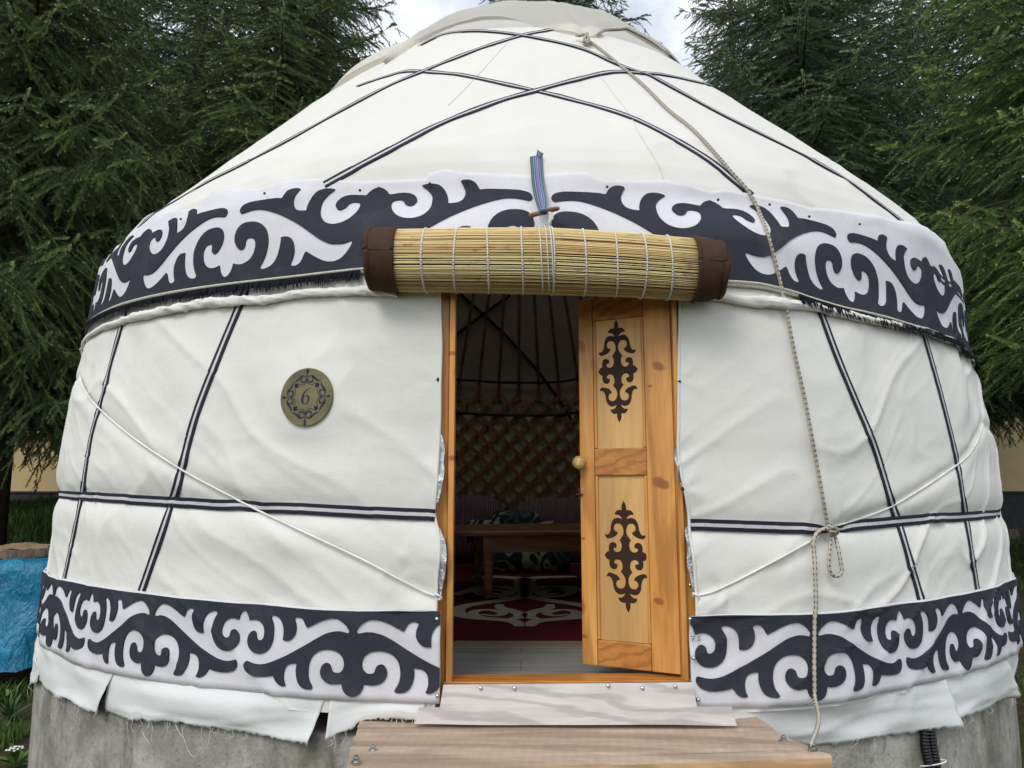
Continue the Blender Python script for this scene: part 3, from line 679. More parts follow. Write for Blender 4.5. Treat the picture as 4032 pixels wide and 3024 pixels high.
# whitewashed laminate boards under the sill
def lam_mat(name, a, b, axis='X'):
    m = NT(name); v = m.coord(scale=(.16, 1, 1) if axis == 'X' else (1, .16, 1))
    w = m.wave(v, 8, 9, 4, 1.6, 'BANDS', 'DIAGONAL'); f = m.noise(v, 14, 5, .65, .7)
    col = m.ramp(f, [(.3, a), (.7, b)]); col = m.mix(m.math('MULTIPLY', m.ramp(w, [(.5, (0, 0, 0)), (.9, (1, 1, 1))]), .45), col, tuple(x*.55 for x in a))
    m.bump(w, .08, .002); return m.out(col, .45, .4)
m_lam = lam_mat('whitewashed_laminate', (.50, .45, .42), (.70, .66, .63)); m_lamg = lam_mat('grey_laminate', (.20, .195, .18), (.33, .32, .30))
a = fp((952,1479),(1490,1476),(1500,1524),(945,1530))
thr = tag(empty('threshold'), None); thr.parent = yurt
def sheet(name, P, mat, thick, parent, nx=24):
    "a thin board through four corners (3-D), top-left, top-right, bottom-right, bottom-left"
    P = [np.asarray(p) for p in P]; n = np.cross(P[1]-P[0], P[3]-P[0]); n /= np.linalg.norm(n)
    if n[1] > 0: n = -n
    mb = MB(); u = np.linspace(0, 1, nx)[:, None]
    t = P[0]+(P[1]-P[0])*u; b = P[3]+(P[2]-P[3])*u; w = .004*vn(u*4, 0*u, 91)*np.array([0, 0, 1.])
    G = np.stack([b-n*thick+w, b+w, t, t-n*thick, b-n*thick+w], 1); mb.grid(G)
    mb.add([t[0], t[0]-n*thick, b[0]-n*thick, b[0]], [(0, 1, 2, 3)]); mb.add([t[-1], t[-1]-n*thick, b[-1]-n*thick, b[-1]], [(3, 2, 1, 0)])
    return mb.build(name, mat, parent, smooth=False)
yA = -3.315
sheet('board', [hit_y(D(p), y)[0] for p, y in (((958,1479), yA), ((1495,1474), yA), ((1506,1526), yA-.022), ((950,1530), yA-.022))], m_lam, .01, thr)
sheet('board', [hit_y(D(p), y)[0] for p, y in (((905,1528), yA-.026), ((1580,1526), yA-.026), ((1592,1566), yA-.040), ((895,1566), yA-.040))], m_lam, .012, thr)
for p in ((1038,1486),(1111,1486),(1314,1481),(1388,1486),(1459,1482)):
    P = hit_y(D(p), yA-.012)[0]
    MB().lathe([(0, -.004), (.007, -.002), (.007, .001), (.004, .003), (0, .0035)], 12, M=Matrix.Translation(Vector(P)) @ Matrix.Rotation(math.pi/2.3, 4, 'X')).build('screw', m_steel, thr)

# the door leaf, hinged on the right jamb and standing half open into the yurt
ZB = zs+.012
Hg = FO+FU*(uR0-.004)-FN*(.02); Fr = hit_z(D((1258,1435)), ZB)[0]
dv = Fr-Hg; dv[2] = 0; WL = np.linalg.norm(dv); dv /= WL; dn = np.array([dv[1], -dv[0], 0]);
if dn[1] > 0: dn = -dn                                                                # faces the camera
ML = Matrix(((dv[0], dn[0], 0, Hg[0]), (dv[1], dn[1], 0, Hg[1]), (0, 0, 1, 0), (0, 0, 0, 1)))     # x from hinge to free edge, y towards the camera
def lp_(*pts): P = hit_plane(D(*pts), Hg, dn); return np.stack([(P-Hg)@dv, P[:, 2]], 1)
door = tag(empty('door'), None); door.parent = yurt
def add_knots(mt, pts):
    t = mt.node_tree; b = t.nodes['Principled BSDF']; src = b.inputs['Base Color'].links[0].from_socket; c = t.nodes.new('ShaderNodeTexCoord')
    n = t.nodes.new('ShaderNodeTexNoise'); n.inputs['Scale'].default_value = 40; t.links.new(c.outputs['Object'], n.inputs['Vector'])
    for (p, s, k) in pts:
        mp = t.nodes.new('ShaderNodeMapping'); mp.vector_type = 'TEXTURE'; mp.inputs['Location'].default_value = tuple(p); mp.inputs['Rotation'].default_value = (0, k, 0); mp.inputs['Scale'].default_value = (s*1.15, .1, s*.7); t.links.new(c.outputs['Object'], mp.inputs['Vector'])
        l = t.nodes.new('ShaderNodeVectorMath'); l.operation = 'LENGTH'; t.links.new(mp.outputs['Vector'], l.inputs[0])
        ad = t.nodes.new('ShaderNodeMath'); ad.operation = 'MULTIPLY_ADD'; ad.inputs[1].default_value = .9; t.links.new(n.outputs['Fac'], ad.inputs[0]); t.links.new(l.outputs['Value'], ad.inputs[2])
        r = t.nodes.new('ShaderNodeValToRGB'); e = r.color_ramp.elements; e[0].position = .0; e[0].color = (.95,)*3+(1,); e[1].position = 1; e[1].color = (0, 0, 0, 1)
        for q, v in ((.75, .85), (.9, .35)): x = e.new(q); x.color = (v, v, v, 1)
        dv_ = t.nodes.new('ShaderNodeMath'); dv_.operation = 'MULTIPLY'; dv_.inputs[1].default_value = .55; t.links.new(ad.outputs[0], dv_.inputs[0]); t.links.new(dv_.outputs[0], r.inputs['Fac'])
        m = t.nodes.new('ShaderNodeMix'); m.data_type = 'RGBA'; t.links.new(r.outputs['Color'], m.inputs[0]); t.links.new(src, m.inputs[6]); m.inputs[7].default_value = (.30, .10, .028, 1); src = m.outputs[2]
    t.links.new(src, b.inputs['Base Color'])
_kp = hit_plane([(2591,1442),(2601,1902),(2287,1362),(2594,2368),(2300,2505),(2560,1520),(2296,2120)], Hg, dn)
add_knots(m_pine, [(p, s, k) for p, s, k in zip(_kp, (.020,.026,.022,.016,.010,.007,.007), (.5,.5,1.2,.3,0,0,0))]+[((FO+FU*u+[0, 0, z]), .012, 0) for u, z in ((uL1+.01, 1.32), (uL0+.01, .52), (uL2-.006, .9))])
w1, w2 = lp_((1396,1000))[0][0], lp_((1284,1000))[0][0]
z1, z2, z3 = lp_((1340,1027))[0][1], lp_((1340,968))[0][1], lp_((1340,1387))[0][1]
def lbox(name, lo, hi, mat, bev=.004): return MB().box(lo, hi, ML).build(name, mat, door, smooth=False, bevel=bev)
ZT = 1.60
lbox('stile', (0, -.038, ZB), (w1-.001, 0, ZT), m_pine); lbox('stile', (w2+.001, -.038, ZB), (WL, 0, ZT), m_pine)
lbox('rail', (w1, -.037, z1), (w2, -.0015, z2), m_pine_x); lbox('rail', (w1, -.037, ZB), (w2, -.0015, z3), m_pine_x); lbox('rail', (w1, -.037, ZT-.10), (w2, -.0015, ZT), m_pine_x)
pan_u = lbox('panel', (w1-.006, -.03, z2+.001), (w2+.006, -.014, ZT-.101), m_ply, 0); pan_l = lbox('panel', (w1-.006, -.03, z3+.001), (w2+.006, -.014, z1-.001), m_ply, 0)
for zz0, zz1 in ((z2, ZT-.10), (z3, z1)):
    for ww, s in ((w1, 1), (w2, -1)):
        MB().box((min(ww, ww+s*.012), -.013, zz0+.001), (max(ww, ww+s*.012), -.004, zz1-.001), ML).build('moulding', m_pine, door, smooth=False, bevel=.004)
QU = [(415,105),(395,150),(388,190),(392,230),(350,228),(320,245),(303,270),(302,292),(330,290),(365,305),(390,335),(393,350),(360,335),(320,333),(285,350),(262,385),(250,430),(245,490),(225,545),(200,560),(168,555),(180,590),(210,612),(260,600),(310,575),(335,545),(340,520),(315,515),(293,490),(288,455),(305,420),(340,408),(380,420),(405,460),(415,510),(408,560),(380,605),(362,630),(385,660),(392,700),(385,750),(360,780),(320,785),(290,765),(283,740),(300,730),(322,728),(325,700),(310,670),(280,657),(245,665),(225,700),(222,740),(228,775),(195,790),(165,835)]
q = smooth_corners(QU, corners_of(QU, 48), 3); qx = (q[:, 0]-(415+65*(q[:, 1]-105)/1470))/1470; qy = (q[:, 1]-105)/1470
half = np.concatenate([np.stack([qx, qy], 1), np.stack([qx, 1-.0068-qy], 1)[::-1][1:]]); full = np.array(dedupe(np.concatenate([half, (half*[-1, 1])[::-1][1:-1]])))
ovs, ofs = tri_fill([full], .05)
for parent, top, bot in ((pan_u, (2425,1258.5), (2439.5,1666)), (pan_l, (2455,1971.7), (2474.7,2414.9))):
    A, B = hit_plane([top, bot], Hg+dn*-.0135, dn); a0 = np.array([(A-Hg)@dv, A[2]]); b0 = np.array([(B-Hg)@dv, B[2]])
    mid = np.array(top)*.5+np.array(bot)*.5; ex = hit_plane([mid, mid-[84*(.92 if parent is pan_u else 1.0), 0]], Hg+dn*-.0135, dn); sx = abs((ex[1]-ex[0])@dv)/(np.abs(full[:, 0]).max())
    P2 = a0+(b0-a0)*ovs[:, 1:2]; P2[:, 0] -= ovs[:, 0]*sx
    V = [tuple(ML @ Vector((x, -.0128, z))) for x, z in P2]; V0 = [tuple(ML @ Vector((x, -.0145, z))) for x, z in P2]
    mb = MB().add(V, ofs[:, ::-1] if True else ofs); n = len(V); mb.v.append(np.array(V0)); mb.n += n
    for i, j in rim(ofs): mb.f.append((i, j, j+n, i+n)); mb.m.append(0)
    mb.build('scroll_ornament', m_burn, parent, smooth=False)
kx, kz = lp_((1258,1000))[0]
MB().lathe([(0, 0), (.019, 0), (.017, .006), (.011, .012), (.011, .02), (.020, .026), (.027, .036), (.028, .045), (.024, .054), (.012, .060), (0, .061)], 28, M=ML @ Matrix.Translation((kx, 0, kz)) @ Matrix.Rotation(-math.pi/2, 4, 'X')).build('knob', m_knob, door)
kx, kz = lp_((1252,1068))[0]
MB().box((kx-.005, 0, kz-.022), (kx+.005, .006, kz+.022), ML).box((kx-.016, .004, kz-.004), (kx+.012, .011, kz+.004), ML).build('latch', m_black, door, smooth=False, bevel=.002)
for zz in ():
    MB().tube([tuple(ML @ Vector((.0, .008, zz-.04))), tuple(ML @ Vector((.0, .008, zz+.04)))], .007, 10).build('hinge', m_steel, door)

# ------------------------------------------------------------------ torn canvas skirt over the base
RB = 3.308
def flap(ta, tb_, bot, seed, bulge=.02, threads=8, lift=0, liftl=0):
    "ta, tb_: the ends of the upper edge (px, under the band); bot: lower edge, left to right (px)"
    t2 = base_thz([ta, tb_])[0]; B = resample(np.array(bot, float), 9.0); n = len(B); f = np.linspace(0, 1, n)
    tht = t2[0]+(t2[1]-t2[0])*f; top = surf(tht, band_bot(tht)+.035, .001)
    lowp = hit_cyl(B, RB+.020); g = np.random.default_rng(seed)
    rows = 18; G = []
    for i, v in enumerate(np.linspace(0, 1, rows)):
        w = v**1.0; P = top*(1-w)+lowp*w
        th = np.arctan2(P[:, 0], -P[:, 1]); r = np.hypot(P[:, 0], P[:, 1])
        r0 = np.hypot(top[:, 0], top[:, 1]); zt = top[:, 2]
        rr = np.maximum(r0+(RB+.020-r0)*sst(0, .7, v), 0)+bulge*math.sin(math.pi*v)*float(sst(.12, .4, v))*(.8+.9*vn(th*9, v*2, seed))+.012*vn(th*14, v*3, seed+1)*v+.010*crease(th*6+v*2, v*3-th*4, seed+2, 4)*v
        rr = rr+(lift*np.exp(-(1-f)/.05)+liftl*np.exp(-f/.05))*v
        rr = np.maximum(rr, RB+.008) if v > .45 else rr
        P = np.stack([rr*np.sin(th), -rr*np.cos(th), P[:, 2]], 1)
        if i == rows-1: P[:, 2] += .007*vn(f*n*.9, 0, seed+5)
        G.append(P)
    G = np.stack(G, 1)[:, ::-1]
    fl = MB().grid(G).build('canvas_skirt', m_skirt, yurt, solid=.002)
    e = G[:, 0]
    for k in range(threads):
        i = g.integers(1, n-1); p = e[i].copy(); L = .02+.07*g.random()**2; m = 7; q = []
        for j in range(m): q.append(p+np.array([.010*vn(j*.7, k, seed+8)*j/3, -.004-.001*j, -L*j/(m-1)]))
        MB().tube(q, .0007+.0004*g.random(), 4).build('loose_thread', m_thread, fl)
    return fl
flap((100,2500),(162,2540),[(104,2700),(118,2696),(142,2692),(158,2660)], 101, .01, 4)
flap((150,2560),(470,2650),[(146,2672),(167,2706),(207,2732),(248,2746),(293,2763),(321,2773),(366,2800),(413,2810)], 102, .012, 7, .045)
flap((455,2640),(1300,2740),[(412,2806),(460,2822),(504,2834),(529,2840),(533,2832),(565,2832),(590,2842),(651,2844),(716,2848),(773,2854),(830,2866),(885,2873),(948,2880),(1064,2899),(1179,2918),(1229,2919)], 103, .012, 16, .03)
flap((1312,2748),(1690,2768),[(1300,2903),(1340,2886),(1386,2869),(1433,2834),(1502,2830),(1571,2826),(1652,2842)], 104, .010, 9, 0, .03)
flap((2800,2790),(3722,2672),[(2880,2890),(3060,2925),(3237,2937),(3337,2918),(3462,2900),(3587,2887),(3681,2868),(3754,2853)], 105, .012, 6, .04)
flap((3716,2674),(3930,2600),[(3752,2834),(3806,2819),(3868,2800),(3900,2781),(3950,2756),(3974,2737)], 106, .010, 6, .05)
flap((3905,2620),(3998,2500),[(3950,2740),(3968,2725),(3984,2700),(3990,2660)], 107, .01, 3)
# long looping threads on the left
for px in ([(715,2856),(722,2900),(735,2940),(755,2975),(775,2976),(800,2960),(820,2930),(829,2866)], [(690,2850),(700,2875),(722,2905)], [(210,2735),(206,2775),(201,2810),(206,2832),(214,2800),(222,2770),(222,2740)], [(596,2842),(600,2870),(594,2925)], [(560,2880),(572,2905),(588,2928)], [(1580,2830),(1592,2856),(1620,2850),(1625,2835)]):
    MB().tube(hit_cyl(resample(spline(px, 6), 5), RB+.022), .0011, 4).build('loose_thread', m_thread, yurt)

# ------------------------------------------------------------------ interior frame of the yurt
m_lat = wood_mat('stained_lath', (.30, .125, .045), (.20, .08, .028), 'Z', 1, .5, False)
m_reedwall = NT('reed_screen'); _v = m_reedwall.coord(); _w = m_reedwall.noise(m_reedwall.coord(scale=(1, 1, .02)), 110, 2); m_reedwall.bump(_w, .5, .01)
m_reedwall = m_reedwall.out(m_reedwall.ramp(_w, [(.35, (.42, .41, .29)), (.65, (.70, .68, .50))]), .7, .2)
tt = np.linspace(R_(70), R_(290), 90)
cylg = lambda r, z0, z1, nz: np.stack([np.stack([r*np.sin(tt), -r*np.cos(tt), np.full(len(tt), z)], 1) for z in np.linspace(z0, z1, nz)], 1)
MB().grid(cylg(3.12, -.0, 1.92, 4), flip=True).build('reed_screen', m_reedwall, yurt)
lr = [(3.10, 1.90), (3.02, 2.1), (2.92, 2.28), (1.55, 3.66), (.9, 4.35), (0.02, 4.6)]
tt2 = np.linspace(-math.pi, math.pi, 120)
lr = lr[:-2]
MB().grid(np.stack([np.stack([(r+.02*vn(tt2*9, z*4, 5))*np.sin(tt2), -(r+.02*vn(tt2*9, z*4, 5))*np.cos(tt2), np.full(len(tt2), z)], 1) for r, z in lr], 1), flip=True).build('felt_lining', m_lining, yurt)
mb = MB(); sp = .252/3.02; zt = 1.92; nh = int(R_(200)/sp)
heads = [R_(80)+sp*k for k in range(nh)]
for k, t0 in enumerate(heads):
    for s, r in ((1, 3.02), (-1, 3.05)):
        P = [];
        for j in range(26):
            z = zt+.05-j*.078; t = t0+s*(.05-.0+(j*.078-.05)*1.0)/3.02*-1
            if z < .0: break
            P.append((t, z))
        P = np.array(P); c = np.stack([r*np.sin(P[:, 0]), -r*np.cos(P[:, 0]), P[:, 1]], 1)
        T = np.gradient(c, axis=0); T /= np.linalg.norm(T, axis=1)[:, None]; N = np.stack([np.sin(P[:, 0]), -np.cos(P[:, 0]), 0*P[:, 0]], 1); W = np.cross(T, N)
        G = np.stack([c+W*a+N*b for a, b in ((-.024, -.007), (.024, -.007), (.024, .007), (-.024, .007), (-.024, -.007))], 1); mb.grid(G)
mb.build('lattice_wall', m_lat, yurt, smooth=False)
for k, t0 in enumerate(heads):
    if not R_(120) < t0 < R_(240): continue
    a = np.array([3.0*math.sin(t0), -3.0*math.cos(t0), 1.86]); P = [a]
    for r, z in ((2.95, 2.05), (2.84, 2.26), (1.65, 3.42), (1.40, 3.68)): P.append(np.array([r*math.sin(t0), -r*math.cos(t0), z]))
    po = MB().tube(spline(P, 4), .019, 8).build('roof_pole', m_lat, yurt)
    hd = MB()
    for s in (-1, 1): hd.tube([a+np.array([s*.03, -.03, .02]), a+np.array([s*.03-.012, -.03, .055]), a+np.array([s*.03+.012, -.03, .055]), a+np.array([s*.03, -.03, .02])], .003, 4)
    hd.build('lashing', m_thread, po)
m_dstrap = plain('dark_braid', (.015, .014, .018), .8, .1)
for z, r in ((2.12, 2.90), (1.72, 3.0)):
    t = np.linspace(R_(115), R_(245), 60); zz = z+.02*vn(t*8, 0, 3)
    MB().tube(np.stack([r*np.sin(t), -r*np.cos(t), zz], 1), .016, 6).build('inner_band', m_dstrap, yurt)
def inner_line(pts, w=.02):
    P = hit_r  # straight bands crossing the roof lining behind the poles
    q = []
    for x, y in resample(np.array(pts, float), 12):
        d = rays([(x, y)])[0]; best = None
        for t in np.linspace(6, 9.6, 240):
            X = CAM+d*t; r = math.hypot(X[0], X[1]); rl = np.interp(X[2], [0, 1.9, 2.1, 2.28, 3.5, 4.35], [3.1, 3.10, 3.02, 2.92, 1.7, .9])-.035
            if r > rl and X[1] > 0: best = X; break
        if best is not None: q.append(best)
    if len(q) > 2: MB().tube(q, w, 4).build('inner_band', m_dstrap, yurt)
IB = (1700,1150,2300,1950)
inner_line(box(IB, 1244, [(240,20),(420,180),(600,345),(745,505),(880,660),(1040,880),(1165,1080)]))
inner_line(box(IB, 1244, [(640,25),(420,180),(280,285),(165,380)]))
# ------------------------------------------------------------------ rolled reed blind above the door
roll = tag(empty('reed_blind', (.17, -3.34, 1.72)), 'rolled up reed door blind with brown felt ends hanging over the doorway', 'blind')
YR = -3.36
RX = D((803,556),(828,558),(855,560),(1000,561),(1180,563),(1340,570),(1500,580),(1530,581),(1553,580))
RC = hit_y(RX, YR); rad_px = [66,68,69,71,73.5,71,68.5,66,60]
RR = np.array(rad_px)/1600*(YR+6.2)*1.0
sx = RC[:, 0]
def raxis(x): x = np.asarray(x, float); return np.interp(x, sx, RC[:, 2]), np.interp(x, sx, RR)
def ry(x): return YR-.012*np.cos((np.asarray(x)-.15)*2.4)+.02
def rpt(x, a, dr=0):
    z, r = raxis(x); return np.stack([np.asarray(x)+0*a, ry(x)-np.cos(a)*(r+dr)+0*z, z+np.sin(a)*(r+dr)], -1)     # a = 0 faces the camera, pi/2 is up
def reed_mat():
    m = NT('reeds'); v = m.coord(scale=(.12, 1, 1)); f = m.noise(v, 60, 4, .65); g = m.noise(m.coord(scale=(.5, 1, 1)), 30, 4, .6)
    at = m.n('ShaderNodeAttribute'); at.attribute_name = 'tint'
    base = m.ramp(at.outputs['Fac'], [(0, (.26, .12, .05)), (.2, (.50, .32, .13)), (.5, (.72, .55, .25)), (1, (.84, .72, .40))])
    col = m.mix(m.ramp(g, [(.56, (0, 0, 0)), (.74, (.7,)*3)]), base, (.26, .12, .06))
    m.bump(f, .2, .002); return m.out(col, .5, .35)
m_reed = reed_mat(); g = np.random.default_rng(5)
mb = MB(); tint = []
x0, x1 = RC[2, 0], RC[6, 0]
NR = 112
for k in range(NR):
    a = 2*math.pi*k/NR+g.normal(0, .006); n = 14; xs = np.linspace(x0-.004+g.normal(0, .004), x1+.004+g.normal(0, .005), n)
    a_ = a+.010*vn(xs*5, k*3.1, 4); P = rpt(xs, a_, -.001+.0015*vn(xs*4, k*1.7, 6)); rr = .0034*g.uniform(.72, 1.12)*np.linspace(1, g.uniform(.7, 1), n)
    mb.tube(P, rr, 5); tint += [float(np.clip(g.normal(.62, .26), 0, 1))]*(n*5)
reeds = mb.build('reed_mat', m_reed, roll, col=np.array(tint))
core = MB(); xs = np.linspace(x0, x1, 12); P = np.stack([xs, ry(xs), raxis(xs)[0]], 1); core.tube(P, raxis(xs)[1]-.007, 24); core.build('inner_felt', m_brown, roll)
for px in (910, 980, 1052, 1128, 1196, 1266, 1336, 1397, 1455):
    x = hit_y(D((px, 570)), YR-.12)[0, 0]; aa = np.linspace(-math.pi*.9, math.pi*.9, 190); P = rpt(np.full(190, x)+.004*np.sin(aa*1.5+px), aa, .003)
    MB().tube(P, .0034+.0013*np.sin(aa*NR/2.0), 6).build('binding_thread', m_thread, roll)
def felt_end(xa, xb, sgn):
    xs = np.linspace(xa, xb, 7); aa = np.linspace(0, 2*math.pi, 61); rows = []
    for i, x in enumerate(xs):
        f = i/6; bulge = .006+.004*math.sin(math.pi*f); rows.append(rpt(np.full(61, x)+.004*vn(aa*1.5, f*3, 8), aa, bulge+.004*vn(aa*2, f*2, 9)))
    mb = MB().grid(np.array(rows), flip=True)
    for q in range(6):                                            # the wound layers at the end
        f = 1-q*.16; xx = xb+sgn*(.004-.008*(q % 2)+.006*q*(1 if sgn > 0 else .5))
        z, r = raxis(xx); P = np.stack([np.full(61, xx)+.003*vn(aa*2, q, 3), ry(xx)-np.cos(aa)*r*f, z+np.sin(aa)*r*f], 1); mb.tube(P, .0125, 6)
    z, r = raxis(xb); mb.add(np.concatenate([[[xb, ry(xb), z]], np.stack([np.full(60, xb), ry(xb)-np.cos(aa[:60])*r*.95, z+np.sin(aa[:60])*r*.95], 1)]), [(0, 1+k, 1+(k+1) % 60) for k in range(60)])
    mb.tube(rpt(np.full(61, xa), aa, .005), .008, 6)
    return mb.build('felt_edge', m_brown, roll)
felt_end(RC[2, 0], RC[0, 0], -1); felt_end(RC[6, 0], RC[8, 0], 1)
# cords that carry the roll
tg = hit_y(box((1400,550,2900,1250), 2212, [(1092, 432)]), -3.31)[0]
for dx, px in ((-.012, 1172), (.016, 1186), (.026, 1196)):
    xb_ = hit_y(D((px, 600)), YR-.12)[0, 0]; aa = np.linspace(math.pi*.62, -math.pi*.42, 30)
    top_ = np.array([tg[0]+dx, tg[1]-.004, tg[2]-.006]); P = rpt(np.linspace(xb_-.02, xb_+.004, 30), aa, .008)
    MB().tube(spline(np.vstack([top_, P]), 2), .0026, 6).build('tie_cord', m_thread, roll)

# striped ribbon with its wooden toggle
rib = tag(empty('ribbon', tuple(tg+[0, 0, .2])), 'narrow blue striped ribbon ending in a small wooden toggle, above the rolled reed blind', 'ribbon')
def ribbon_mat():
    m = NT('striped_ribbon'); c = m.n('ShaderNodeTexCoord'); s = m.n('ShaderNodeSeparateXYZ'); m.l(c.outputs['UV'], s.inputs[0])
    u = s.outputs[0]; x = m.n('ShaderNodeValToRGB'); x.color_ramp.interpolation = 'CONSTANT'
    st = [(0, (.03, .05, .07)), (.07, (.10, .22, .18)), (.16, (.05, .08, .14)), (.24, (.30, .33, .42)), (.30, (.07, .10, .20)), (.40, (.28, .24, .42)), (.47, (.12, .15, .30)), (.56, (.36, .33, .50)), (.62, (.10, .14, .26)), (.72, (.20, .30, .42)), (.80, (.06, .09, .16)), (.90, (.30, .36, .42)), (.95, (.04, .06, .10))]
    while len(x.color_ramp.elements) < len(st): x.color_ramp.elements.new(.5)
    for e, (p, c_) in zip(x.color_ramp.elements, st): e.position = p; e.color = (*c_, 1)
    m.l(u, x.inputs['Fac']); m.bump(m.noise(m.coord('UV', (60, 240, 1)), 3, 2), .4, .002); return m.out(x.outputs['Color'], .7, .2)
m_rib = ribbon_mat()
ZR = (1400,550,2900,1250)
def ribbon_piece(pl, pr, yf, nu=9, nv=22):
    L = resample(spline(box(ZR, 2212, pl), 6), .01); n = nv
    L = spline(box(ZR, 2212, pl), 8); Rr_ = spline(box(ZR, 2212, pr), 8); f = np.linspace(0, 1, nv)
    L = np.stack([np.interp(f, np.linspace(0, 1, len(L)), L[:, k]) for k in (0, 1)], 1); Rr_ = np.stack([np.interp(f, np.linspace(0, 1, len(Rr_)), Rr_[:, k]) for k in (0, 1)], 1)
    G = []; uv = []
    for j in range(nu):
        u = j/(nu-1); px = L*(1-u)+Rr_*u; y = np.array([yf(v) for v in f]); d = rays(px); P = CAM+d*((y-.006*math.sin(math.pi*u)+.005*np.sin(u*7+f*5)-CAM[1])/d[:, 1])[:, None]; G.append(P); uv += [(u, v) for v in f]
    return MB().grid(np.array(G), flip=True).build('cloth_strip', m_rib, rib, uv=np.array(uv), solid=.0015)
top_y = on_cloth(box(ZR, 2212, [(1055, 95)]), .02)[0, 1]
ribbon_piece([(1012,98),(1018,170),(1025,260),(1040,340),(1066,415)], [(1086,84),(1088,170),(1098,260),(1112,340),(1112,415)], lambda v: top_y*(1-v)+tg[1]*v)
ribbon_piece([(1057,58),(1048,100),(1046,140),(1056,180)], [(1093,82),(1078,110),(1066,140),(1060,184)], lambda v: top_y-.014, 5, 8)
m_stick = wood_mat('toggle_wood', (.30, .15, .06), (.14, .06, .025), 'X', 6, .5, False)
for pa, pb in (((1004,443),(1082,424)), ((1108,412),(1184,398))):
    A, B = hit_y(box(ZR, 2212, [pa, pb]), tg[1]-.006); u = np.linspace(0, 1, 6)[:, None]
    MB().tube(A+(B-A)*u, np.array([.006, .0095, .0105, .010, .0095, .006]), 9).build('toggle', m_stick, rib)
MB().tube([tg+[-.012, -.012, 0], tg+[0, -.016, .002], tg+[.014, -.012, .004]], [.008, .013, .009], 8).build('knot', m_rib, rib)
for k in range(5):
    q = hit_y(box(ZR, 2212, [(1118+3*k, 420), (1130+4*k-6*(k % 2), 440+4*k), (1126-3*k, 470+4*k), (1112+4*k, 500-6*k)]), tg[1]-.012); MB().tube(spline(q, 4), .0028, 5).build('frayed_cord', m_thread, rib)

# ------------------------------------------------------------------ ropes and cords tied round the yurt
rope = tag(empty('rope', tuple(on_cloth(D((1265, 85)), .03)[0])), 'pale rope with dark flecks hanging down the yurt from the crown to the plank step', 'rope')
UPX = D((1262,80),(1274,89),(1300,108),(1345,145),(1393,186),(1445,238),(1497,279),(1549,335),(1581,373),(1620,418),(1652,486),(1671.5,553),(1687.6,618),(1700.5,679),(1716,762),(1739.6,869),(1763.5,1000),(1787,1131),(1790,1143))
P1 = on_cloth(resample(spline(UPX, 4), 10), .020)
for c in range(3): P1[2:-2, c] = np.convolve(P1[:, c], np.ones(5)/5, 'valid')
mb, uv = tube_uv(P1, .0078); mb.build('rope_run', m_rope, rope, uv=uv)
kn = on_cloth(D((1794, 1142)), .034)[0]
bolt_px = D((1755, 1612)); ZP = -.085; bolt = hit_z(bolt_px, ZP+.016)[0]
tail_px = D((1800,1140),(1780,1142),(1761.4,1154.5),(1757,1175),(1760,1214),(1762.5,1313),(1760,1330),(1759,1426),(1760,1519))
T1 = on_cloth(resample(spline(tail_px, 4), 8), .030); T1 = T1[:-1]
T2 = np.array([T1[-1]*(1-f)+bolt*f+np.array([0.006*math.sin(f*5), -.03*math.sin(math.pi*f), -.0*f]) for f in np.linspace(.12, 1, 9)])
TT = resample(spline(np.vstack([T1[::3], T2]), 5), .02)
mb, uv = tube_uv(TT, .0078); mb.build('rope_tail', m_rope, rope, uv=uv)
LPX = [(3282,2086),(3275,2100),(3270,2137),(3264.6,2191),(3263.6,2226),(3268,2249.5),(3280.8,2265.8),(3295,2269),(3309.8,2260),(3315,2244),(3308,2202),(3297,2145),(3286,2105),(3280,2088)]
P = on_cloth(spline(LPX, 5), .034); mb, uv = tube_uv(P, .0072); mb.build('rope_loop', m_rope, rope, uv=uv)
KP = [(3255,2084),(3268,2076),(3285,2078),(3296,2090),(3292,2102),(3280,2096),(3268,2084),(3262,2074),(3275,2070),(3290,2082),(3282,2094),(3262,2090)]
P = on_cloth(spline(KP, 5), .044); P[:, 1] -= .008*np.sin(np.linspace(0, 9, len(P))); mb, uv = tube_uv(P, .0072); mb.build('knot', m_rope, rope, uv=uv)
KP = box((1400,0,2900,750), 2212, [(1280,205),(1300,212),(1330,205),(1350,218),(1345,240),(1325,238),(1335,215),(1360,232),(1350,248),(1330,225),(1345,200)])
P = on_cloth(spline(KP, 5), .045); P[:, 1] -= .012*np.sin(np.linspace(0, 8, len(P))); mb, uv = tube_uv(P, .0085); mb.build('knot', m_rope, rope, uv=uv)
for lab, px, off in (('thin white cord slanting across the left wall under the number plate', cordL_px, .0175), ('thin white cord slanting across the right wall behind the rope knot', cordR_px, .0055)):
    P = on_cloth(resample(spline(px, 5), 10), off)
    c_ = tag(empty('cord', tuple(P[0])), lab, 'cord', 'white cords round the wall')
    MB().tube(P, .0046, 7).build('cord_run', m_cord, c_)
    e = P[-1] if off > .01 else P[0]
    MB().tube(spline([e+[-.012, -.006, .01], e+[.0, -.012, .006], e+[.012, -.006, -.006], e+[0, -.002, -.012]], 4), .005, 6).build('end_knot', m_cord, c_)

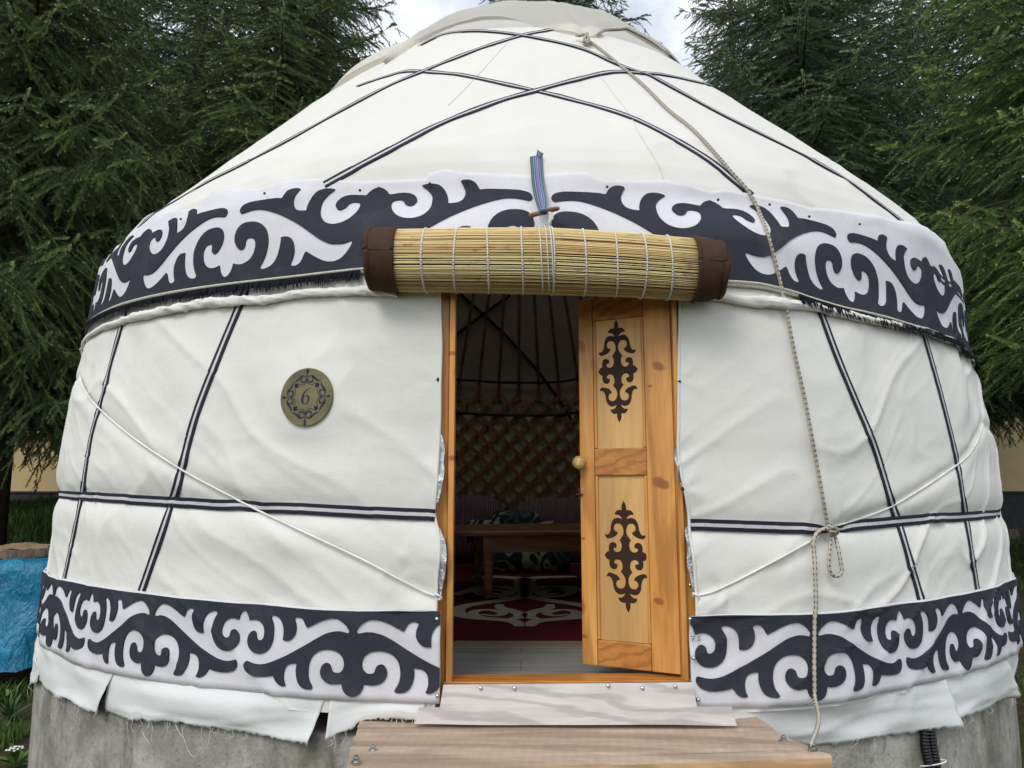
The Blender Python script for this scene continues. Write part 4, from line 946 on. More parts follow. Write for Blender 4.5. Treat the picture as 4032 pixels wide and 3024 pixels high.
# ------------------------------------------------------------------ number plate
pc = on_cloth(D((664, 858)), .004)[0]; pth, pz = _thz(pc[None])
pn = np.array([math.sin(pth[0]), -math.cos(pth[0]), .03]); pn /= np.linalg.norm(pn); pu = np.cross([0, 0, 1.], pn); pu /= np.linalg.norm(pu); pv = np.cross(pn, pu)
MP = Matrix(((pu[0], pv[0], pn[0], pc[0]), (pu[1], pv[1], pn[1], pc[1]), (pu[2], pv[2], pn[2], pc[2]), (0, 0, 0, 1)))
PR = 61/1600*np.linalg.norm(pc-CAM)*1.0
m_brass = NT('aged_brass'); _v = m_brass.coord(); _f = m_brass.noise(_v, 9, 5, .65)
m_brass = m_brass.out(m_brass.ramp(_f, [(.3, (.115, .105, .050)), (.7, (.21, .18, .085))]), m_brass.ramp(_f, [(.3, (.5,)*3), (.7, (.36,)*3)]), .5, .55)
m_ink = plain('plate_ink', (.020, .026, .045), .5, .3, bump=0)
plate = tag(empty('number_plate', tuple(pc)), 'round brass plate with scrolls and the number 6 on the left wall of the yurt', 'sign')
MB().lathe([(0, 0), (PR, 0), (PR, .004), (PR-.001, .005), (0, .005)], 64, M=MP @ Matrix.Translation((0, 0, .004))).build('plate', m_brass, plate, smooth=False)
def pl(x, y): return ((x-1150)/535*PR, -(y-910)/610*PR)
MT = MP @ Matrix.Translation((0, 0, .0095))
def ink_poly(name, polys, step=.02):
    vs, fs = tri_fill(polys, step); return MB().add([tuple(MT @ Vector((x, y, 0))) for x, y in vs], fs).build(name, m_ink, plate, smooth=False)
six_o = [(1240,725),(1190,735),(1130,770),(1080,835),(1050,920),(1045,980),(1060,1030),(1095,1060),(1130,1066),(1170,1055),(1205,1015),(1223,960),(1220,920),(1200,885),(1170,873),(1140,875),(1115,890),(1104,905),(1110,860),(1130,815),(1165,770),(1240,728)]
six_i = [(1135,893),(1160,892),(1175,915),(1180,960),(1170,1015),(1150,1045),(1130,1050),(1110,1035),(1100,990),(1102,930),(1115,902)]
ink_poly('number', [np.array([pl(*p) for p in smooth_corners(six_o, {0, 17}, 4)][:-1]), np.array([pl(*p) for p in spline(six_i+[six_i[0]], 4)][:-1])])
def ink_stroke(P, w, mb):
    P = spline([pl(*p) for p in P], 5); T = np.gradient(P, axis=0); T /= np.linalg.norm(T, axis=1)[:, None]; N = np.stack([-T[:, 1], T[:, 0]], 1)
    w = np.interp(np.linspace(0, 1, len(P)), np.linspace(0, 1, len(w)), w)[:, None]/535*PR*.5
    return P+N*w, P-N*w
scroll = [([(1160,535),(1130,610),(1085,650),(1030,655),(985,632),(940,640),(893,655)], [26,18,14,14,14,16,18]),
          ([(868,582),(930,570),(985,530),(1020,500),(1052,475),(1090,470),(1122,500),(1128,545),(1105,585),(1065,600),(1035,585),(1030,550),(1050,535)], [6,34,46,50,40,24,16,14,26,36,34,20,6]),
          ([(1012,455),(1030,490),(1040,530)], [6,40,14]), ([(890,650),(930,680),(970,722)], [8,62,8])]
mb = MB()
for rot in range(4):
    for mir in (1, -1):
        for P, w in scroll:
            a, b = ink_stroke(P, w, mb); c, s = math.cos(rot*math.pi/2), math.sin(rot*math.pi/2)
            def tr_(q): x = q[:, 0]*mir; return [tuple(MT @ Vector((x_*c-y_*s, x_*s+y_*c, 0))) for x_, y_ in zip(x, q[:, 1])]
            A, B = tr_(a), tr_(b); n = len(A); mb.add(A+B, [(i, i+1, n+i+1, n+i)[::mir] for i in range(n-1)])
    c, s = math.cos(rot*math.pi/2), math.sin(rot*math.pi/2)
    for P, w in (([(1150,500),(1150,440),(1150,395),(1150,360),(1150,330)], [30,14,60,26,8]),):
        a, b = ink_stroke(P, w, mb); n = len(a); Q = [tuple(MT @ Vector((x*c-y*s, x*s+y*c, .0003))) for x, y in np.vstack([a, b])]; mb.add(Q, [(i, i+1, n+i+1, n+i) for i in range(n-1)])
mb.build('scroll_border', m_ink, plate, smooth=False)
for sy in (1, -1): MB().lathe([(0, 0), (.006, 0), (.005, .003), (0, .004)], 10, M=MT @ Matrix.Translation((0, sy*PR*.93, 0))).build('screw', m_black, plate)

# ------------------------------------------------------------------ concrete base, plank step, hoses
def concrete():
    m = NT('stained_concrete'); v = m.coord(); a = m.noise(v, 3.2, 8, .68, .3); b = m.noise(m.coord(scale=(1, 1, .16)), 5.5, 6, .65, .4); c = m.noise(v, 40, 4, .7); d = m.noise(v, 9, 6, .7, .6)
    col = m.ramp(a, [(.34, (.19, .18, .15)), (.5, (.32, .305, .27)), (.64, (.45, .435, .395))])
    col = m.mix(m.ramp(b, [(.50, (0, 0, 0)), (.72, (.75,)*3)]), col, (.085, .078, .05))
    col = m.mix(m.ramp(d, [(.57, (0, 0, 0)), (.72, (.6,)*3)]), col, (.085, .09, .045))
    col = m.mix(m.ramp(c, [(.55, (0, 0, 0)), (.72, (.6,)*3)]), col, (.11, .105, .085)); po = m.n('ShaderNodeTexVoronoi'); po.inputs['Scale'].default_value = 70; m.l(v, po.inputs['Vector']); col = m.mix(m.ramp(po.outputs['Distance'], [(.10, (.6,)*3), (.2, (0, 0, 0))]), col, (.07, .065, .055))
    m.bump(m.math('ADD', c, m.math('MULTIPLY', a, 1.2)), .5, .012); return m.out(col, .9, .2)
m_conc = concrete()
tt = np.linspace(-math.pi, math.pi, 361); zz = np.linspace(-1.3, -.16, 40); TH, ZZ = np.meshgrid(tt, zz, indexing='ij')
rr = RB+.006*vn(TH*6, ZZ*3, 71)+.003*vn(TH*30, ZZ*9, 72)
G = np.stack([rr*np.sin(TH), -rr*np.cos(TH), ZZ], -1)
cap = np.stack([np.stack([r*np.sin(tt), -r*np.cos(tt), np.full(len(tt), z)], 1) for r, z in ((RB-.004, -.150), (RB-.02, -.145), (3.0, -.145))], 1)
base = MB().grid(np.concatenate([G, cap], 1)).build('concrete_base', m_conc)
tag(base, 'round stained grey concrete foundation ring under the white yurt', 'foundation')

m_plank = wood_mat('sawn_plank', (.56, .43, .325), (.44, .32, .23), 'X', 1.1, .8, True, .15, 4, True)
m_plankf = wood_mat('fresh_plank', (.66, .44, .25), (.54, .32, .16), 'X', 1.2, .6, True, .3, 6)
step = tag(empty('plank_step', (.2, -3.75, ZP)), 'broad wooden step of rough bolted planks in front of the doorway', 'step')
PLK = [((1419,2833),(2971,2820),(3046,2868),(1400,2889)), ((1398,2891),(3046,2871),(3130,2916),(1384,2936)), ((1382,2938),(3133,2918),(3199,2944),(1372,2986)), ((1370,2988),(3201,2946),(3276,2966),(1360,3026))]
for k, c4 in enumerate(PLK):
    P = hit_z(c4, ZP-.002*(k % 2)); n = 40; u = np.linspace(0, 1, n); bk = P[0]+(P[1]-P[0])*u[:, None]; fr = P[3]+(P[2]-P[3])*u[:, None]
    bk[:, 1] += .006*vn(u*9, k, 81); fr[:, 1] += .006*vn(u*9, k+.7, 81)+.004; bk[:, 1] -= .004; zt = ZP-(0, .006, .001, .007)[k]+.003*vn(u*5, k*2.1, 83)
    bk[:, 2] = zt+.0015; fr[:, 2] = zt-.0015
    fw = (fr-bk); ch = .05
    th_ = .05 if k < 3 else .10
    rows = [np.stack([fr[:, 0], fr[:, 1], zt-th_], 1), np.stack([fr[:, 0], fr[:, 1]-.0, zt-.010], 1), fr+[0, .006, 0], bk+(fr-bk)*.5+[0, 0, .0015], bk+[0, -.003, 0], bk-[0, 0, th_]]
    mb = MB().grid(np.stack(rows, 1)); nr = len(rows)
    mb.add(np.array([r[0] for r in rows]), [tuple(range(nr))[::-1]]); mb.add(np.array([r[-1] for r in rows]), [tuple(range(nr))])
    mb.m = [1 if (k == 3 and i < (n-1)*(nr-1) and i % (nr-1) == 0) else 0 for i in range(len(mb.f))]
    mb.build('plank', [m_plank, m_plankf], step, smooth=False)
for x in (-.45, .85): MB().box((x-.04, -3.72, -.78), (x+.04, -3.50, ZP-.06)).build('post', m_plank, step, smooth=False, bevel=.004)
for p in (box((1300,2600,3400,3024), 2212, [(178,366),(108,414),(1880,326),(2002,358)])):
    P = hit_z([p], ZP+.006)[0]
    MB().lathe([(0, -.01), (.017, -.01), (.017, -.003), (.010, -.003), (.010, .008), (.006, .010), (.006, .014), (0, .014)], 6, M=Matrix.Translation(Vector(P))).build('bolt', m_steel, step, smooth=False)
m_hose = plain('black_conduit', (.012, .013, .015), .5, .35, bump=0)
hs = tag(empty('conduit', tuple(hit_cyl([(3650, 2950)], RB+.03)[0])), 'pair of black corrugated conduits tied against the concrete base, right side', 'conduit')
for px in ([(3640,2870),(3642,2930),(3652,2985),(3665,3040),(3675,3150)], [(3664,2870),(3672,2930),(3682,2985),(3690,3040),(3700,3150)]):
    P = resample(hit_cyl(spline(px, 8), RB+.022), .0022); n = len(P)
    MB().tube(P, .0165+.0025*np.sign(np.sin(np.arange(n)*math.pi/3)), 12).build('hose', m_hose, hs)
A, B = hit_cyl([(3632,3010),(3702,2998)], RB+.022); aa = np.linspace(0, 2*math.pi, 25); c_ = (A+B)/2; h_ = np.linalg.norm(B-A)/2
MB().tube(np.stack([c_[0]+h_*.95*np.cos(aa), c_[1]+.024*np.sin(aa)-.0, c_[2]+.010*np.cos(aa)], 1), .003, 5, closed=False).build('cable_tie', m_cord, hs)
# ------------------------------------------------------------------ inside the yurt
m = NT('grey_floorboards'); v = m.coord(scale=(.1, 1, 1)); f = m.noise(v, 12, 5, .65, .7); br = m.n('ShaderNodeTexBrick'); br.inputs['Scale'].default_value = 1; br.inputs['Mortar Size'].default_value = .002; br.inputs['Brick Width'].default_value = 1.2; br.inputs['Row Height'].default_value = .19
m.l(m.coord(), br.inputs['Vector']); br.inputs['Color1'].default_value = (.9, .9, .9, 1); br.inputs['Color2'].default_value = (1, 1, 1, 1); br.inputs['Mortar'].default_value = (.25, .25, .25, 1)
m_floor = m.out(m.mix(1., m.ramp(f, [(.3, (.25, .245, .23)), (.7, (.42, .41, .39))]), br.outputs['Color'], 'MULTIPLY'), .45, .4)
fl = MB(); a_ = np.linspace(0, 2*math.pi, 97)[:-1]; fl.add(np.vstack([np.stack([3.17*np.sin(a_), -3.17*np.cos(a_), 0*a_], 1), np.stack([3.17*np.sin(a_), -3.17*np.cos(a_), 0*a_-.06], 1)]), [tuple(range(96)), tuple(range(191, 95, -1))]+[(k, k+96, (k+1) % 96+96, (k+1) % 96) for k in range(96)])
tag(fl.build('floor', m_floor, smooth=False), kind='structure')
m_red = felt_mat('burgundy_pile', (.105, .010, .022), (.05, .008, .014), .5); m_cream = felt_mat('cream_pile', (.47, .43, .34), (.3, .26, .2), .4); m_beige = felt_mat('beige_border', (.30, .25, .18), (.2, .16, .12), .4)
rug = tag(empty('carpet', (.1, -1, 0)), 'burgundy carpet with cream scrolls on the floor inside the yurt', 'carpet')
IZ = (1700,1850,2350,2750)
yb = hit_z(box(IZ, 1198, [(600, 1285)]), .008)[0, 1]; yr_ = hit_z(box(IZ, 1198, [(600, 1238)]), .010)[0, 1]
MB().box((-1.6, yb, .001), (2.0, 1.9, .008)).build('border', m_beige, rug, smooth=False); MB().box((-1.5, yr_, .0082), (1.9, 1.8, .013)).build('field', m_red, rug, smooth=False)
mb = MB()
def rug_stroke(px, w, z=.0155):
    for s in (1, -1):
        q = np.array(px, float); q[:, 0] = 675+(q[:, 0]-675)*s
        P = hit_z(box(IZ, 1198, spline(q, 5)), z); T = np.gradient(P, axis=0); T /= np.linalg.norm(T, axis=1)[:, None]+1e-9; N = np.stack([-T[:, 1], T[:, 0], 0*T[:, 0]], 1)
        ww = np.interp(np.linspace(0, 1, len(P)), np.linspace(0, 1, len(w)), w)[:, None]*.5; n = len(P)
        mb.add(np.vstack([P+N*ww, P-N*ww]), [(i, i+1, n+i+1, n+i) if s > 0 else (i, n+i, n+i+1, i+1) for i in range(n-1)])
for dz in (0,):
    rug_stroke([(640,1135),(610,1105),(540,1090),(420,1080),(310,1072),(215,1055),(185,1025),(215,995),(320,972),(480,950),(600,930),(660,908),(672,880)], [.05,.09,.10,.10,.10,.10,.10,.10,.11,.12,.12,.10,.06])
    rug_stroke([(490,975),(500,1000),(570,1020),(640,1045),(630,1070),(560,1086)], [.05,.08,.10,.09,.08,.06], .0157)
    rug_stroke([(430,1080),(330,1058),(300,1035),(350,1018),(440,1018),(510,1035),(500,1052),(430,1056),(360,1046)], [.04,.06,.07,.07,.07,.07,.06,.05,.02], .0153)
    rug_stroke([(672,890),(600,860),(480,845),(360,850),(290,870),(220,890),(165,905)], [.12,.12,.13,.13,.12,.1,.1], .0159)
    rug_stroke([(420,890),(480,900),(530,908),(560,898),(540,880),(470,870),(380,872),(340,890),(420,915),(560,925)], [.03,.08,.09,.09,.09,.09,.09,.08,.08,.08], .0161)
    rug_stroke([(672,860),(640,830),(700,800),(560,780),(420,775),(300,775)], [.1,.12,.14,.16,.14,.1], .0163)
mb.build('scroll_pattern', m_cream, rug, smooth=False)
m_table = wood_mat('varnished_table', (.30, .15, .055), (.20, .09, .03), 'X', 1, .35, True); m_apron = wood_mat('table_apron', (.36, .17, .06), (.26, .12, .04), 'X', 1, .45, False)
tb = tag(empty('table', (.22, -.25, 0), R_(8)), 'low wooden table with turned legs standing on the burgundy carpet', 'table')
MT_ = Matrix.Translation((.22, -.25, 0)) @ Matrix.Rotation(R_(8), 4, 'Z')
def rrect(hx, hy, r, n=7):
    out = []
    for cx, cy, a0 in ((hx-r, hy-r, 0), (-hx+r, hy-r, 90), (-hx+r, -hy+r, 180), (hx-r, -hy+r, 270)):
        for k in range(n): a = R_(a0+90*k/(n-1)); out.append((cx+r*math.cos(a), cy+r*math.sin(a)))
    return out
rp = rrect(.82, .58, .16); mbt = MB(); n = len(rp)
for z, s in ((.455, .985), (.462, 1.), (.483, 1.), (.49, .985)): mbt.v.append(np.array([tuple(MT_ @ Vector((x*s, y*s, z))) for x, y in rp])); mbt.n += n
mbt.f = [(r*n+k, r*n+(k+1) % n, (r+1)*n+(k+1) % n, (r+1)*n+k) for r in range(3) for k in range(n)]+[tuple(range(n))[::-1], tuple(range(3*n, 4*n))]; mbt.m = [0]*len(mbt.f)
mbt.build('table_top', m_table, tb, smooth=False)
for lo, hi in (((-.56,-.475,.335),(.56,-.45,.454)), ((-.56,.45,.335),(.56,.475,.454)), ((-.56,-.449,.335),(-.535,.449,.454)), ((.535,-.449,.335),(.56,.449,.454))): MB().box(lo, hi, MT_).build('apron', m_apron, tb, smooth=False, bevel=.003)
for x in (-.52, .52):
    for y in (-.43, .43): MB().lathe([(.03, 0), (.034, .06), (.030, .10), (.040, .125), (.040, .14), (.030, .155), (.036, .20), (.041, .25), (.030, .265), (.043, .28), (.043, .33), (.043, .335)], 20, o=(x, y, .014), M=MT_).build('leg', m_apron, tb)
def ribbed(name, c):
    m = NT(name); v = m.coord(); w = m.wave(v, 12, 1.0, 2, 3, 'BANDS', 'X'); col = m.ramp(w, [(.1, tuple(x*.78 for x in c)), (.6, c)]); m.bump(w, .9, .03); return m.out(col, .95, .1)
m_plush = ribbed('mauve_plush', (.36, .23, .27))
def cushion(name, lo, hi, mat, lab, cat, grp=None, e=.16):
    lo, hi = np.array(lo), np.array(hi); c = (lo+hi)/2; h = (hi-lo)/2; U, V = np.meshgrid(np.linspace(-math.pi, math.pi, 41), np.linspace(-math.pi/2, math.pi/2, 21), indexing='ij')
    sg = lambda x: np.sign(x)*np.abs(x)**.42
    G = np.stack([c[0]+h[0]*sg(np.cos(V))*sg(np.cos(U)), c[1]+h[1]*sg(np.cos(V))*sg(np.sin(U)), c[2]+h[2]*sg(np.sin(V))], -1); G += (.02*vn(G[..., 0]*4, G[..., 2]*5+G[..., 1]*3, 9))[..., None]
    o = MB().grid(G).build(name, mat, None); o.data.update(); return tag(o, lab, cat, grp)
cushion('bolster', (-.95, 1.75, .02), (-.24, 2.5, .72), m_plush, 'mauve ribbed bolster at the left edge of the doorway view, behind the table', 'bolster', 'mauve plush bolsters')
cushion('bolster', (-.07, 1.85, .02), (1.25, 2.6, .70), m_plush, 'long mauve ribbed bolster beside the open door, behind the table', 'bolster', 'mauve plush bolsters')
def orn_mat(name, a, b):
    m = NT(name); v = m.coord(); d = m.math('SINE', m.math('MULTIPLY', m.noise(v, 4.2, 1, .4, .8), 42)); e = m.noise(v, 3, 2); col = m.ramp(d, [(.30, a), (.40, b)]); col = m.mix(m.ramp(e, [(.5, (0, 0, 0)), (.56, (.8,)*3)]), col, (.016, .05, .062)); m.bump(m.noise(v, 120), .4, .003); return m.out(col, .95, .1)
m_orn = orn_mat('teal_cream_pile', (.016, .035, .042), (.40, .36, .27))
def bundle(lo_x, hi_x, y, z, r, lab):
    mb = MB(); xs = np.linspace(lo_x, hi_x, 14); P = np.stack([xs, y+0*xs, z+.006*vn(xs*4, 0, 3)], 1); mb.tube(P, r*(1+.03*vn(xs*6, 1, 4)), 26)
    for s, x in ((-1, lo_x), (1, hi_x)):
        for q in range(4): aa = np.linspace(0, 2*math.pi, 31); mb.tube(np.stack([0*aa+x+s*.006, y+np.cos(aa)*r*(.92-.22*q), z+np.sin(aa)*r*(.92-.22*q)], 1), r*.09, 5)
    return tag(mb.build('rolled_mat', m_orn), lab, 'rolled mat', 'rolled patterned mats under the table')
bundle(-.42, .44, .95, .145, .13, 'lower rolled mat with teal and cream scrolls, on the carpet under the table'); bundle(-.50, .30, 1.02, .385, .11, 'upper rolled mat with teal and cream scrolls, lying on another roll')
cushion('cushion', (-.30, .95, .30), (.20, 1.6, .575), m_orn, 'teal and cream patterned cushion heaped behind the table top', 'cushion')

# ------------------------------------------------------------------ ground
def terrain(x, y):
    x = np.asarray(x, float); y = np.asarray(y, float)
    h = -.75+.55*sst(-1, 9, y)+.25*sst(9, 16, y)+.04*vn(x*.5, y*.5, 201)
    h = h+1.0*sst(-3.3, -5.0, x)*sst(1.3, 4.6, y)*(1-sst(10, 14, y))*.72
    return h+.03*vn(x*2, y*2, 202)*sst(40, 20, np.hypot(x, y))
gx = np.concatenate([-np.geomspace(14, 900, 26)[::-1], np.linspace(-13, 13, 105), np.geomspace(14, 900, 26)]); gy = gx.copy()
X, Y = np.meshgrid(gx, gy, indexing='ij'); Zg = terrain(X, Y)
m = NT('soil_and_turf'); v = m.coord(); a = m.noise(v, .9, 6, .65); b = m.noise(v, 14, 5, .7)
col = m.mix(m.ramp(a, [(.42, (0, 0, 0)), (.60, (1, 1, 1))]), m.ramp(b, [(.3, (.035, .025, .016)), (.7, (.085, .062, .04))]), m.ramp(b, [(.3, (.025, .045, .012)), (.7, (.06, .10, .025))])); m.bump(b, .8, .04)
tag(MB().grid(np.stack([X, Y, Zg], -1)).build('ground', m.out(col, .95, .1)), kind='structure')

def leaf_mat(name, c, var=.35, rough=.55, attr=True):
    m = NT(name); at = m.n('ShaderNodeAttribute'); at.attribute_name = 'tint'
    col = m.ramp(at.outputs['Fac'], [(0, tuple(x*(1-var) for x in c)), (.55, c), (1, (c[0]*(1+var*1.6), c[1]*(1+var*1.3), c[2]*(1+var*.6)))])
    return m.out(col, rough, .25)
m_grass = leaf_mat('grass_blades', (.085, .165, .032), .45)
def grass(n, boxes, seed):
    g = np.random.default_rng(seed); VV = []; TT = []
    for (x0, x1, y0, y1, share, hmin, hmax) in boxes:
        k = int(n*share); x = g.uniform(x0, x1, k); y = g.uniform(y0, y1, k); ok = np.hypot(x, y) > RB+.03; ok &= vn(x*1.1, y*1.1, 205) > -.45; x, y = x[ok], y[ok]; k = len(x)
        z = terrain(x, y)-.01; h = g.uniform(hmin, hmax, k)*(.6+.4*g.random(k)); a = g.uniform(0, 2*math.pi, k); w = g.uniform(.003, .0065, k); be = g.uniform(.15, .8, k)*h; ad = g.uniform(0, 2*math.pi, k)
        dx, dy = np.cos(a)*w, np.sin(a)*w; bx, by = np.cos(ad)*be, np.sin(ad)*be; p = lambda fx, fz, s: np.stack([x+bx*fx+dx*s, y+by*fx+dy*s, z+h*fz], 1)
        VV.append(np.stack([p(0, 0, -1), p(0, 0, 1), p(.3, .6, .8), p(.3, .6, -.8), p(1, .95, 0)], 1).reshape(-1, 3)); TT.append(np.repeat(np.clip(g.normal(.5, .22, k), 0, 1), 5))
    V = np.concatenate(VV); t = np.concatenate(TT); nb = len(V)//5; i0 = np.arange(nb)*5
    quads = np.stack([i0, i0+1, i0+2, i0+3], 1); tris = np.stack([i0+3, i0+2, i0+4], 1)
    me = bpy.data.meshes.new('grass'); me.vertices.add(len(V)); me.vertices.foreach_set('co', V.ravel())
    li = np.concatenate([quads.ravel(), tris.ravel()]); me.loops.add(len(li)); me.loops.foreach_set('vertex_index', li.astype(np.int32))
    st = np.concatenate([np.arange(nb)*4, nb*4+np.arange(nb)*3]); me.polygons.add(nb*2); me.polygons.foreach_set('loop_start', st.astype(np.int32)); me.materials.append(m_grass); me.update(calc_edges=True)
    at = me.color_attributes.new('tint', 'FLOAT_COLOR', 'POINT'); c = np.ones((len(V), 4), np.float32); c[:, :3] = t[:, None]; at.data.foreach_set('color', c.ravel())
    o = bpy.data.objects.new('grass', me); COL.objects.link(o); return tag(o, kind='stuff')
grass(90000, [(-6.2, -3.1, -3.6, .2, .30, .06, .20), (-9.5, -3.2, 1.2, 9, .48, .08, .26), (3.2, 10, 3.5, 11, .16, .06, .16), (3.3, 5, -3, 2.5, .06, .03, .10)], 11)
# broad-leaved weeds at the foot of the base
m_leaf = leaf_mat('weed_leaf', (.085, .16, .03), .4, .5); m_petal = plain('white_petal', (.8, .8, .76), .7, .2, bump=0); m_fern = leaf_mat('fern_leaf', (.05, .11, .035), .3)
def leaf(mb, p, az, L, w, lift, T, t):
    n = 7; u = np.linspace(0, 1, n); d = np.array([math.cos(az), math.sin(az), 0]); s = np.array([-math.sin(az), math.cos(az), 0])
    mid = p+d*(u*L*math.cos(lift))[:, None]+np.array([0, 0, 1.])*(L*(math.sin(lift)*u-.45*u*u*.5))[:, None]; ww = w*np.sin(np.pi*np.clip(u*.93+.05, 0, 1))**.8
    mb.grid(np.stack([mid-s*ww[:, None]+[0, 0, .15*w], mid, mid+s*ww[:, None]+[0, 0, .15*w]], 1)); T += [t]*(n*3)
def weed(x, y, n, L, w, lab, name='weed', flower=0, mat=None, seed=0, lift=.9):
    z = float(terrain(x, y)); g = np.random.default_rng(seed); r = tag(empty(name, (x, y, z)), lab, 'plant'); mb = MB(); T = []
    for k in range(n): leaf(mb, np.array([x, y, z+.05*g.random()]), g.uniform(0, 2*math.pi), L*g.uniform(.6, 1), w*g.uniform(.7, 1), g.uniform(lift*.5, lift*1.3), T, g.random())
    mb.build('leaves', mat or m_leaf, r, col=np.array(T))
    if flower:
        st = MB().tube([(x, y, z), (x+.01, y-.01, z+flower*.5), (x+.02, y-.03, z+flower)], .003, 5); hd = MB()
        for k in range(13):
            a = k*2.4; q = .012*math.sqrt(k); c = np.array([x+.02+q*math.cos(a), y-.03+q*math.sin(a), z+flower+.02-.3*q]); st.tube([(x+.02, y-.03, z+flower-.03), tuple(c)], .001, 4)
            hd.lathe([(0, -.003), (.009, 0), (.006, .005), (0, .006)], 7, o=tuple(c))
        st.build('stem', mat or m_leaf, r, col=np.full(sum(len(a) for a in st.v), .4)); hd.build('flower_head', m_petal, r)
def on_ground(px, z): return hit_z([px], z)[0]
P = on_ground((72, 2985), -.72); weed(P[0]-.02, P[1], 9, .17, .028, 'leafy weed with a white flower cluster at the left foot of the base', 'weed', .11, seed=3)
P = on_ground((88, 2990), -.74); weed(P[0]+.0, P[1]+.25, 6, .27, .055, 'dock plant with broad upright leaves against the concrete base', 'dock_plant', 0, seed=5, lift=1.2)
P = on_ground((40, 2800), -.72); weed(P[0], P[1], 26, .22, .012, 'fern-like weed with narrow leaves by the blue tarp, left', 'fern', 0, m_fern, 6, 1.1)
P = on_ground((15, 2750), -.72); weed(P[0], P[1], 34, .12, .02, 'low nettle clump in the grass by the blue tarp, left', 'nettle', 0, None, 7, .9)
P = on_ground((130, 3018), -.74); weed(P[0], P[1], 18, .09, .018, 'small bright weed touching the concrete base, bottom left', 'weed', 0, None, 8, .9)

# ------------------------------------------------------------------ tarp, stump
m = NT('blue_tarp'); v = m.coord(); f = m.noise(v, 5, 5, .6, .5); cr = m.n('ShaderNodeTexVoronoi'); cr.feature = 'DISTANCE_TO_EDGE'; cr.inputs['Scale'].default_value = 7; m.l(m.coord(scale=(1, 1, .6)), cr.inputs['Vector'])
m.bump(m.math('ADD', f, m.noise(m.coord(scale=(1, 1, .5)), 6, 3, .6, 2)), .8, .05); m_tarp = m.out(m.ramp(f, [(.3, (.003, .11, .21)), (.7, (.007, .20, .34))]), .38, .4)
tp = tag(empty('tarp_pile', (-4.4, .2, -.72)), 'heap covered by a crumpled blue plastic tarp, left of the yurt', 'tarp')
a_ = np.linspace(0, 2*math.pi, 121); rows = []
for k, (s, z) in enumerate(((0.02, .215), (.5, .22), (.88, .215), (.97, .19), (1.0, .12), (1.01, 0), (1.03, -.15), (1.05, -.3), (1.06, -.45), (1.07, -.56))):
    q = 1/(np.abs(np.cos(a_))**5+np.abs(np.sin(a_))**5)**.2; lower = max(0, .2-z)
    rr = s*q*(1+.06*vn(a_*7, z*2, 211)*min(1, lower*4))+.09*crease(a_*5+z*2, z*3-a_*2, 212, 4)*min(1, lower*4)+.03*crease(a_*14, z*5+a_, 215, 4)*min(1, lower*5)
    rows.append(np.stack([-4.45+.95*rr*np.cos(a_), .35+.75*rr*np.sin(a_), z+.02*vn(a_*4, z*6, 213)+.025*crease(a_*2, z*3, 214)*(s > .4)], 1))
MB().grid(np.stack(rows, 1), flip=True).build('tarp_sheet', m_tarp, tp)
MB().box((-5.2, -.25, -.9), (-3.7, .95, -.5)).build('log_stack', plain('bark_dark', (.03, .022, .015), .9, .1), tp, smooth=False, bevel=.03)
m_bark = NT('bark'); _v = m_bark.coord(scale=(1, 1, .3)); _f = m_bark.noise(_v, 22, 6, .7, .4); m_bark.bump(_f, 1, .03); m_bark = m_bark.out(m_bark.ramp(_f, [(.3, (.05, .038, .028)), (.7, (.22, .18, .145))]), .9, .15)
m_cut = NT('cut_wood'); _v = m_cut.coord(); _f = m_cut.noise(_v, 16, 6, .7); m_cut.bump(_f, .6, .02); m_cut = m_cut.out(m_cut.ramp(_f, [(.3, (.14, .085, .045)), (.7, (.42, .30, .18))]), .85, .15)
sc = hit_y([(95, 2195)], .1)[0]; SX = sc[0]
stp = tag(empty('tree_stump', (SX, .1, .23)), 'sawn slice of a tree trunk lying on the blue tarp', 'stump')
a_ = np.linspace(0, 2*math.pi, 73); rr = .34*(1+.06*vn(a_*2, 0, 221)+.03*vn(a_*9, 0, 222)); z0, z1 = .235, hit_y([(95, 2160)], -.1)[0, 2]
sd = np.stack([np.stack([SX+rr*k*np.cos(a_), .1+rr*k*np.sin(a_), z+.012*vn(a_*5, z*9, 223)], 1) for k, z in ((1.02, z0), (1.03, z0+.06), (1.0, z1-.02), (.985, z1))], 1)
MB().grid(sd, flip=False).build('bark', m_bark, stp)
tpf = np.stack([np.stack([SX+rr*k*np.cos(a_), .1+rr*k*np.sin(a_), z1+.012*vn(a_*5, z1*9, 223)*k+.012*vn(a_*3*k, k*6, 224)-.012*(k < .6)], 1) for k in (.985, .9, .7, .5, .3, .12, .001)], 1)
MB().grid(tpf).build('cut_face', m_cut, stp)

# ------------------------------------------------------------------ building and log behind
bd = tag(empty('building', (0, 15, -.2)), 'long yellow plastered building with a grey plinth behind the spruces', 'building')
m_yel = plain('yellow_plaster', (.62, .47, .25), .9, .15, var=.06, scale=3, bs=90, bd=.006); m_pl = plain('grey_plinth', (.055, .055, .058), .9, .15, var=.2); m_win = plain('window_frame', (.30, .31, .33), .5, .3, bump=0)
BY = 11.6; wz = hit_y(D((2170, 1061)), BY)[0, 2]; wt = hit_y(D((2190, 905)), BY)[0, 2]
MB().box((-22, BY, wz), (22, BY+7, 4.6)).build('wall', m_yel, bd, smooth=False); MB().box((-22.1, BY-.06, -1.2), (22.1, BY+7, wz-.04)).build('plinth', m_pl, bd, smooth=False); MB().box((-22.2, BY-.10, wz-.04), (22.2, BY+.0, wz)).build('ledge', m_pl, bd, smooth=False)
MB().box((-23, BY-.5, 4.6), (23, BY+7.5, 4.8)).build('roof', m_pl, bd, smooth=False)
m_glass = NT('dark_glass').out((.02, .025, .03), .08, .6)
